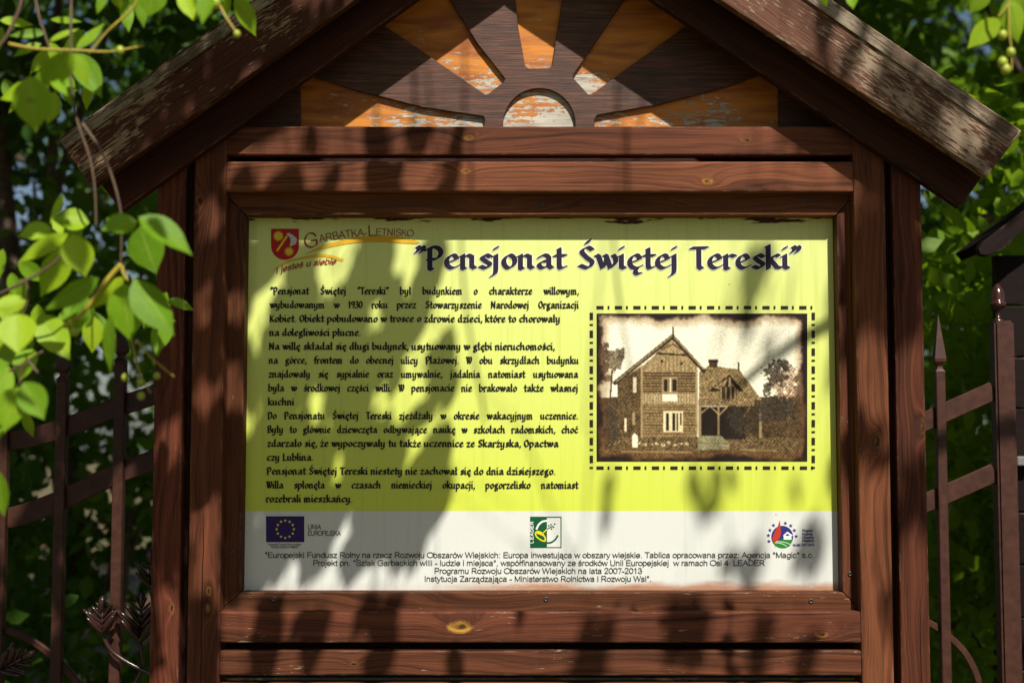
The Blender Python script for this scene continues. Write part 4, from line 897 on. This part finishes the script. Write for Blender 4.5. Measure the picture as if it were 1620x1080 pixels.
# ------------------------------------------------------------------ leaves hanging in front of the board
def leaf_geo(V, Fc, base, ax, wv, nrm, fold=.18, curl=.15, nl=7, petiole=0):
    """one pointed oval leaf; ax = base-to-tip vector, wv = full width vector, nrm = unit normal"""
    a = len(V); L = ax.length
    for i in range(nl + 1):
        t = i / nl; w = sin(pi * t ** .80) ** .92 if 0 < t < 1 else 0
        if t > .72: w *= 1 - (t - .72) * 1.5
        c = base + ax * t - nrm * curl * L * t * t
        for s in (-.5, -.26, 0, .26, .5): V.append(c + wv * s * w + nrm * abs(s) * 2 * fold * wv.length * .5 * w)
    for i in range(nl):
        for k in range(4): q = a + i * 5 + k; Fc.append((q, q + 1, q + 6, q + 5))
def fresh(name, parent, V, Fc, mat, nl=7, seed=1):
    o = mesh(name, V, Fc, mat, parent, smooth=True); n = len(V) // ((nl + 1) * 5); rs = np.random.default_rng(seed)
    ac = np.tile(np.array((0, .24, .5, .76, 1.0)), (nl + 1) * n); al = np.tile(np.repeat(np.arange(nl + 1) / nl, 5), n); tn = np.repeat(rs.uniform(.15, .85, n), (nl + 1) * 5)
    o.data.color_attributes.new('leaf', 'FLOAT_COLOR', 'POINT').data.foreach_set('color', np.stack([ac, al, tn, np.ones_like(ac)], 1).astype(np.float32).ravel()); return o
def lm(name, c0, c1, tr, trf): return leaf_mat(name, c0, c1, tr, trf, .38, 6, .35)
LEAF = vein_leaf_mat('fresh_green_leaf')
BARK = simple('smooth_grey_bark', (.11, .085, .06), .8, 0, .35)
YTWIG = simple('yellow_green_twig', (.34, .26, .03), .5, 0, .2); BTWIG = simple('brown_twig', (.10, .06, .032), .6, 0, .3); BERRY = simple('unripe_berry', (.30, .36, .03), .35)
OT = empty('overhanging_tree', (-2.45, -2.3, 0), 'bright green tree whose drooping leafy branches hang before the board at the left', 'tree')
bm = bmesh.new()
tube(bm, catmull([(-2.45, -2.3, -.1), (-2.5, -2.25, 1.5), (-2.4, -2.2, 3.2), (-2.3, -2.15, 4.6), (-2.2, -2.1, 6.2)], 5), [.15 - .0045 * k for k in range(21)], 12)
bm_obj('trunk', bm, BARK, OT, True)
bm = bmesh.new()
LIMBS = [catmull([(-2.35, -2.18, 4.0), (-1.6, -2.1, 5.2), (-.4, -2.0, 5.75), (.8, -1.9, 5.95), (1.9, -1.8, 5.8)], 6), catmull([(-2.32, -2.16, 4.3), (-1.5, -2.5, 5.5), (0, -2.6, 6.1), (1.4, -2.5, 6.2)], 6),
         catmull([(-2.45, -2.22, 2.6), (-1.8, -1.7, 3.5), (-1.2, -1.4, 3.65), (-.85, -1.25, 3.45)], 6)]
for l in LIMBS: tube(bm, l, [.055 * (1 - .85 * i / len(l)) for i in range(len(l))], 8)
bm_obj('branch', bm, BARK, OT, True)
rng = random.Random(4)
SHL = [tuple(map(int, s.split(','))) for s in SHADOW_LEAVES.split(';')]
ex = random.Random(77)
for _ in range(190): SHL.append((ex.uniform(-1750, -985), ex.uniform(1330, 2750), ex.uniform(120, 190), ex.uniform(55, 85), ex.gauss(-8, 20)))
V = []; Fc = []; anchors = []
for cx, cz, L, w, a in SHL:
    x0, z0, L, w, a = cx / 1000, cz / 1000, L / 1000, w / 1000, rad(a)
    t = max(1.2, (2.86 - z0) / 1.53) + rng.uniform(.05, .5)
    if x0 > .05 and z0 < 2.3: t += rng.uniform(.5, 1.0)
    P = Vector((x0 + SUN_X * t, -t, z0 + SUN_Z * t)); s = SUNV
    dl = Vector((sin(a), 0, -cos(a))) * L; dw = Vector((cos(a), 0, sin(a))) * w
    dl = dl - s * dl.dot(s) + s * rng.uniform(-.3, .3) * L; dw = dw - s * dw.dot(s) + s * rng.uniform(-.3, .3) * w
    nrm = dl.cross(dw).normalized()
    if nrm.z < 0: nrm = -nrm
    leaf_geo(V, Fc, P - dl * .5, dl * 1.06, dw * 1.1, nrm, .12, .1); anchors.append(P - dl * .5)
fresh('foliage', OT, V, Fc, LEAF)
# hanging shoots that carry those leaves
bm = bmesh.new(); anchors.sort(key=lambda p: p.x); grp = [anchors[i:i + 16] for i in range(0, len(anchors), 16)]
for g_ in grp:
    g_.sort(key=lambda p: -p.z); top = min((p for p in LIMBS[0]), key=lambda p: abs(p[0] - g_[0].x))
    pts = [tuple(top)]; cxm = sum(p.x for p in g_) / len(g_); cym = sum(p.y for p in g_) / len(g_)
    for p in g_:
        c = (.55 * cxm + .45 * p.x, .55 * cym + .45 * p.y, p.z + .03)
        if c[2] < pts[-1][2] - .04: pts.append(c)
        tube(bm, [c, p], [.0011, .0008], 4)
    sp = catmull(pts, 4); tube(bm, sp, [.0026 - .0016 * i / len(sp) for i in range(len(sp))], 5)
# a few bare shoots (their thin faint shadows cross the panel)
for x0, z_end in ((.265, 1.75), (-.10, 1.7), (-.22, 2.3), (.33, 2.35)):
    t = 1.45; top = (x0 + SUN_X * 2.0, -2.0, 5.8)
    zb = max(z_end + SUN_Z * t, 2.95)
    sp = catmull([top, (x0 + SUN_X * t + .05, -t - .2, 4.6), (x0 + SUN_X * t - .02, -t, (zb + 4.2) / 2), (x0 + SUN_X * t + rng.uniform(-.05, .05), -t, zb)], 6); tube(bm, sp, .0036, 5)
bm_obj('shoot', bm, BTWIG, OT, True)

# the leaves the photograph shows: (base u, v, tip u, v, width px, y)
VIS = [(166, -10, 153, 22, 15, -1.1), (181, -14, 191, 17, 20, -1.0), (243, -24, 236, 27, 50, -1.15), (216, -4, 230, 43, 24, -1.05), (290, -14, 306, 33, 32, -1.1), (333, -18, 317, 36, 30, -1.2), (352, -24, 358, 27, 28, -1.0),
 (0, 33, 55, 36, 22, -1.0), (72, 52, 14, 57, 17, -1.05), (80, 31, 130, 35, 13, -1.0), (78, 66, 125, 43, 13, -1.1), (120, 76, 166, 36, 20, -1.1), (113, 85, 66, 138, 42, -1.2), (113, 84, 142, 132, 32, -1.15), (118, 84, 161, 156, 44, -1.0), (68, 108, 66, 156, 24, -1.05), (82, 124, 106, 148, 20, -1.2),
 (48, 120, 57, 210, 64, -1.25), (88, 145, 76, 196, 32, -1.1), (60, 140, -6, 150, 44, -1.15), (81, 360, 28, 375, 34, -1.1), (142, 352, 82, 348, 44, -1.0), (108, 370, 29, 415, 30, -1.15), (116, 370, 136, 438, 54, -1.2), (108, 392, 64, 470, 46, -1.05), (156, 440, 70, 489, 46, -1.3), (216, 350, 160, 364, 44, -1.2), (219, 343, 307, 394, 50, -1.25),
 (222, 358, 247, 434, 62, -1.15), (196, 438, 142, 490, 26, -1.1), (196, 448, 206, 540, 62, -1.15), (212, 440, 278, 527, 64, -1.2), (175, 498, 172, 592, 26, -1.2), (62, 498, 110, 568, 50, -1.0), (148, 500, 146, 558, 34, -.95), (42, 474, -14, 484, 32, -1.1), (28, 496, 28, 560, 62, -1.2), (52, 552, 28, 602, 44, -1.0),
 (24, 612, 6, 684, 48, -1.25), (38, 604, 70, 664, 48, -1.25), (-4, 742, 6, 818, 34, -1.2), (100, 305, 78, 352, 14, -1.05), (215, 440, 236, 520, 24, -1.05), (140, 470, 118, 528, 40, -.95), (8, 470, 30, 520, 40, -1.0), (175, 350, 168, 345, 8, -1.1), (14, 580, -16, 640, 40, -1.1), (120, 340, 110, 400, 30, -.95)]
VISR = [(1562, -22, 1532, 22, 42, -1.0), (1583, 30, 1529, 76, 44, -1.05), (1594, -2, 1612, 66, 40, -1.1), (1608, -10, 1630, 40, 40, -1.0), (1346, -16, 1350, 15, 20, -1.0), (1302, -14, 1308, 12, 18, -1.0), (1405, -14, 1448, 6, 16, -1.05), (1540, -10, 1516, 14, 20, -1.1), (1600, 2, 1590, 30, 14, -1.1)]
rng = random.Random(9)
def hand_leaves(lst, parent):
    V = []; Fc = []
    for bu, bv, tu, tv, w, Y in lst:
        k = (CAM_D + Y) / F_PX; b = W(bu, bv, Y); t = W(tu, tv, Y + rng.uniform(-.03, .03)); ax = t - b
        view = (Vector((0, -CAM_D, CAM_Z)) - b).normalized(); n0 = (view * .6 - SUNV * .6 + Vector((rng.uniform(-.55, .55), 0, rng.uniform(-.25, .35)))).normalized()
        wv = ax.cross(n0).normalized(); nrm = wv.cross(ax).normalized()
        if nrm.dot(view) < 0: nrm = -nrm
        leaf_geo(V, Fc, b, ax, wv * w * k * .98, nrm, rng.uniform(.12, .32) * (1 if rng.random() < .7 else -1), rng.uniform(-.02, .16), 10)
    fresh('foliage', parent, V, Fc, LEAF, 10, len(V))
rf = random.Random(12)
for x0, x1, y0, y1, n in ((0, 125, 330, 560, 16), (120, 285, 440, 520, 10), (-10, 60, 480, 660, 9), (0, 160, 20, 150, 12), (150, 380, -40, 10, 8)):
    for _ in range(n):      # smaller leaves filling the depth of the cluster
        u, v, L, a = rf.uniform(x0, x1), rf.uniform(y0, y1), rf.uniform(36, 72), rf.gauss(0, .8)
        VIS.append((u, v, u + L * sin(a), v + L * cos(a), L * rf.uniform(.34, .55), rf.uniform(-.98, -.72)))
hand_leaves(VIS, OT)
V = []; Fc = []; rs = random.Random(31)
while len(V) < 40 * 40:      # the next layer of the same drooping shoots, just above the picture, throws its shade on those leaves
    bu, bv, tu, tv, w, Y = rs.choice(VIS); P = W((bu + tu) / 2 + rs.uniform(-25, 25), (bv + tv) / 2 + rs.uniform(-25, 25), Y); t = rs.uniform(.35, .95)
    P = P - SUNV * t * 1.6; d = P.y + CAM_D
    if (P.z - .06 - CAM_Z) / d < .335 and P.x / d > -.41: continue
    ax = Vector((rs.uniform(-.5, .5), rs.uniform(-.4, .4), -1)).normalized() * rs.uniform(.07, .11); wv = ax.cross(Vector((rs.uniform(-.5, .5), -1, .5))).normalized() * rs.uniform(.035, .055)
    leaf_geo(V, Fc, P - ax * .5, ax, wv, wv.cross(ax).normalized(), .15, .1)
fresh('foliage', OT, V, Fc, LEAF, 7, 8)
OR = empty('overhanging_tree', (3.9, -1.7, 0), 'bright green tree whose few leaves and berries hang at the upper right corner', 'tree')
hand_leaves(VISR, OR)
bm = bmesh.new()
tube(bm, catmull([(3.9, -1.7, -.1), (3.85, -1.7, 1.6), (3.9, -1.75, 3.2), (3.8, -1.8, 5.0)], 5), [.14 - .005 * k for k in range(16)], 12)
tube(bm, catmull([(3.88, -1.74, 3.0), (3.0, -1.5, 3.6), (2.0, -1.3, 3.7), (1.2, -1.2, 3.4), (.85, -1.12, 3.1)], 6), [.045 * (1 - .92 * i / 25) for i in range(25)], 8)
bm_obj('trunk', bm, BARK, OR, True)
def twig(pts, r, mat, name='twig', Y=-1.1, taper=.5, own=None):
    bm = bmesh.new(); P = catmull([tuple(W(q[0], q[1], q[2] if len(q) > 2 else Y)) for q in pts], 6)
    tube(bm, P, [r * (1 - taper * i / len(P)) for i in range(len(P))], 7); return bm_obj(name, bm, mat, own or OT, True)
twig([(100, -420, -1.25), (106, -200, -1.2), (112, -40), (112, 60), (112, 125), (122, 190), (142, 250), (150, 300), (152, 360)], .0030, BTWIG)
twig([(130, 195), (158, 235), (172, 265), (186, 310), (192, 350), (191, 420)], .0026, BTWIG)
twig([(36, -300), (38, -60), (34, 0), (22, 35), (5, 66), (-20, 90)], .0045, BTWIG); twig([(54, -300), (52, -60), (58, 10), (70, 52), (80, 80)], .0032, BTWIG)
twig([(14, 70), (60, 78), (120, 80), (175, 82), (228, 72)], .0032, YTWIG); twig([(250, -80), (218, 2), (170, 50), (140, 86)], .0028, YTWIG)
twig([(192, 418), (172, 440), (150, 470), (130, 496), (101, 518)], .0046, YTWIG, taper=.35); twig([(192, 420), (196, 434), (204, 446)], .004, YTWIG)
twig([(205, 515), (212, 556), (222, 592), (239, 622)], .0017, YTWIG); twig([(215, 538), (240, 566), (276, 596)], .0018, YTWIG)
twig([(-30, 478), (30, 450), (80, 420), (112, 388)], .0032, BTWIG); twig([(40, 440), (44, 475), (26, 520)], .002, BTWIG); twig([(60, 590), (40, 570), (30, 610)], .0022, BTWIG); twig([(-30, 600), (10, 590), (68, 555)], .0028, BTWIG)
twig([(330, -30), (352, 18), (374, 52)], .003, YTWIG); twig([(1600, -160), (1596, -40), (1596, 36), (1600, 80), (1601, 112)], .0022, YTWIG, own=OR); twig([(1596, 6), (1586, 20), (1578, 26)], .0018, YTWIG, own=OR)
def berries(lst, own):
    for u, v, r in lst:
        bm = bmesh.new(); m = bmesh.ops.create_uvsphere(bm, u_segments=10, v_segments=8, radius=r); bmesh.ops.scale(bm, verts=m['verts'], vec=(1, 1, 1.12))
        o = bm_obj('berry', bm, BERRY, own, True); o.location = W(u, v, -1.1)
berries(((198, 597, .006), (248, 594, .0055), (222, 604, .006), (223, 626, .006), (190, 80, .007), (340, 5, .010), (118, 525, .007), (375, 54, .006)), OT)
berries(((1586, 56, .008), (1599, 83, .0075), (1586, 99, .0085), (1591, 110, .0085)), OR)
# ------------------------------------------------------------------ trees and shrubs behind
def clumps(rs, c, r, k): 
    out = []
    while len(out) < k:
        p = rs.uniform(-1, 1, 3)
        if .15 < (p ** 2).sum() <= 1: out.append(np.array(c) + p * np.array(r))
    return np.array(out)
def crown(name, parent, mat, seed, c, r, k, n, size, spread, clear=True):
    rs = np.random.default_rng(seed); C = clumps(rs, c, r, k); P = C[rs.integers(0, k, n)] + rs.normal(0, 1, (n, 3)) * spread * np.array((1, 1, .7))
    if clear:      # crown stops where it would shade the board: the photograph shows full sun there
        P = P[~((np.abs(P[:, 0]) < 2.4) & (P[:, 1] + (P[:, 2] - 3.2) / 1.2 < .05))]
        P = P[~((P[:, 2] < 3.1) & (P[:, 1] < .62))]
    n = len(P); d = rs.normal(0, 1, (n, 3)); d[:, 2] -= .5; d /= np.linalg.norm(d, axis=1)[:, None]
    q = rs.normal(0, 1, (n, 3)); q -= (q * d).sum(1)[:, None] * d; q /= np.linalg.norm(q, axis=1)[:, None]
    s = size * rs.uniform(.6, 1.3, n)[:, None]; nrm = np.cross(d, q)
    sd, up = q * s * .29, nrm * s * .07
    V = np.stack([P - d * s * .5, P - d * s * .22 + sd * .8 + up, P + d * s * .08 + sd + up, P + d * s * .55, P + d * s * .08 - sd + up, P - d * s * .22 - sd * .8 + up], 1).reshape(-1, 3)
    me = bpy.data.meshes.new(name); me.vertices.add(6 * n); me.vertices.foreach_set('co', V.astype(np.float32).ravel()); me.loops.add(6 * n); me.loops.foreach_set('vertex_index', np.arange(6 * n, dtype=np.int32))
    me.polygons.add(n); me.polygons.foreach_set('loop_start', np.arange(0, 6 * n, 6, dtype=np.int32)); me.update(calc_edges=True); me.materials.append(mat)
    return link(bpy.data.objects.new(name, me), parent), C
DARK = leaf_mat('dark_leaf', (.022, .06, .008), (.06, .13, .014), (.12, .24, .010), .35, .5, 1.3, .2); MID = leaf_mat('mid_leaf', (.04, .10, .006), (.12, .22, .012), (.22, .38, .012), .4, .5, 1.3, .2)
PALE = leaf_mat('pale_leaf', (.09, .18, .006), (.21, .34, .010), (.34, .52, .012), .42, .5, 2.5, .2); GOLD = leaf_mat('yellowed_leaf', (.35, .16, .02), (.5, .28, .03), (.5, .25, .02), .3, .5)
TBARK = simple('rough_tree_bark', (.10, .07, .045), .9, 0, .5)
crown('crown', OT, DARK, 51, (-3.7, -2.3, 4.6), (1.7, 2.6, 2.4), 44, 9000, .13, .32, False)  # crown added out of view to block sky light and shade the left
crown('crown', OR, DARK, 52, (5.2, -1.8, 4.8), (1.5, 2.4, 2.6), 44, 9000, .13, .32, False)  # crown added out of view to cut sky light from the right
crown('crown', OR, DARK, 63, (2.9, -.5, 5.1), (1.4, 1.0, .7), 5, 800, .16, .2)  # sparse clumps added out of view to dapple the right background
keep(OT); keep(OR)
def tree(name, label, x, y, h, tr, c, r, k, n, size, spread, mat, seed, group=None, cat='tree'):
    t = empty(name, (x, y, 0), label, cat, group)
    o, C = crown('crown', t, mat, seed, c, r, k, n, size, spread)
    bm = bmesh.new(); rs = random.Random(seed); top = Vector(c)
    stem = catmull([(x, y, -.1), (x + rs.uniform(-.1, .1), y, h * .3), (x + (c[0] - x) * .5, y + (c[1] - y) * .5, h * .6), tuple(top + Vector((0, 0, r[2] * .5)))], 6)
    tube(bm, stem, [tr * (1.25 if i == 0 else 1) * (1 - .8 * i / len(stem)) for i in range(len(stem))], 10)
    for i in range(min(9, k)):
        a = Vector(stem[int(len(stem) * rs.uniform(.45, .85))]); e = Vector(C[i]); m = a.lerp(e, .5) + Vector((0, 0, .15))
        tube(bm, catmull([tuple(a), tuple(m), tuple(e)], 4), [tr * .35, tr * .3, tr * .26, tr * .24, tr * .2, tr * .16, tr * .12, tr * .08, tr * .05], 6)
    bm_obj('trunk', bm, TBARK, t, True)
    keep(t); return t
G1, G2 = 'tall trees behind the board', 'shrubs behind the fences'
tree('broadleaf_tree', 'tall dark broadleaf tree rising directly behind the roof of the board', .3, 4.6, 5, .17, (.2, 2.4, 6.0), (4.2, 3.6, 1.2), 90, 24000, .18, .36, DARK, 21, G1)
TT_ = [o for o in bpy.data.objects if o.get('label', '').startswith('tall dark broadleaf')][0]
crown('crown', TT_, DARK, 61, (-1.9, .3, 5.2), (1.9, 1.2, .85), 46, 8000, .16, .28); keep(TT_)  # extra canopy added out of view to shade the left background
tree('broadleaf_tree', 'dark tree with a brown trunk behind the fence on the left', -2.5, 4.4, 4.5, .11, (-3.1, 4.6, 5.0), (2.0, 2.2, 1.9), 40, 7000, .12, .26, DARK, 22, G1)
tree('broadleaf_tree', 'bright leaved tree behind the fence on the right', 3.6, 4.8, 4.5, .13, (3.5, 4.6, 4.6), (2.2, 2.2, 2.1), 46, 11000, .13, .30, MID, 23, G1)
tree('broadleaf_tree', 'farther dark tree at the far left with sky showing between its leaves', -5.4, 9.0, 6, .2, (-5.2, 9, 4.6), (2.4, 2.4, 2.9), 34, 5500, .16, .30, DARK, 24, G1)
tree('broadleaf_tree', 'farther dark tree at the far right with small blue gaps of sky', 6.0, 9.5, 6, .2, (5.8, 9.4, 5.0), (2.6, 2.4, 3.4), 40, 7500, .16, .32, MID, 25, G1)
tree('broadleaf_tree', 'distant dark tree between the left fence and the board', -2.4, 11.5, 6, .2, (-2.6, 11.5, 4.2), (2.4, 2, 3.4), 42, 7500, .17, .34, MID, 26, G1)
tree('broadleaf_tree', 'distant dark tree hidden mostly by the right posts of the board', 2.8, 12.0, 6, .2, (2.6, 12, 4.6), (2.6, 2, 3.8), 50, 10000, .18, .40, DARK, 27, G1)
tree('leafy_shrub', 'dark shrub close behind the left fence', -2.7, 2.6, 1.4, .03, (-2.6, 2.6, 1.1), (.75, .7, .95), 24, 3600, .085, .15, DARK, 31, G2, 'shrub')
tree('leafy_shrub', 'mid green shrub behind the left fence near the tree trunk', -1.9, 3.9, 2.2, .04, (-2.0, 3.9, 1.5), (.8, .8, 1.4), 26, 3600, .10, .18, MID, 32, G2, 'shrub')
tree('leafy_shrub', 'dense dark bush far behind the left fence', -4.4, 6.2, 2.6, .06, (-4.2, 6.2, 1.5), (1.5, 1.2, 1.6), 30, 5600, .13, .26, DARK, 33, G2, 'shrub')
tree('leafy_shrub', 'bright green bush with big leaves close behind the right fence', 2.0, 1.75, 2.6, .035, (2.0, 1.8, 1.95), (.55, .5, 1.05), 30, 4200, .085, .15, PALE, 34, G2, 'shrub')
tree('leafy_shrub', 'small leaved bright bush low behind the right fence', 1.95, 2.5, 1.2, .03, (2.0, 2.5, .9), (.7, .5, .75), 24, 4200, .065, .14, PALE, 35, G2, 'shrub')
tree('leafy_shrub', 'dark bush far behind the right fence', 3.4, 6.4, 3.0, .06, (3.2, 6.4, 1.7), (1.6, 1.2, 1.8), 34, 6400, .13, .26, MID, 36, G2, 'shrub')
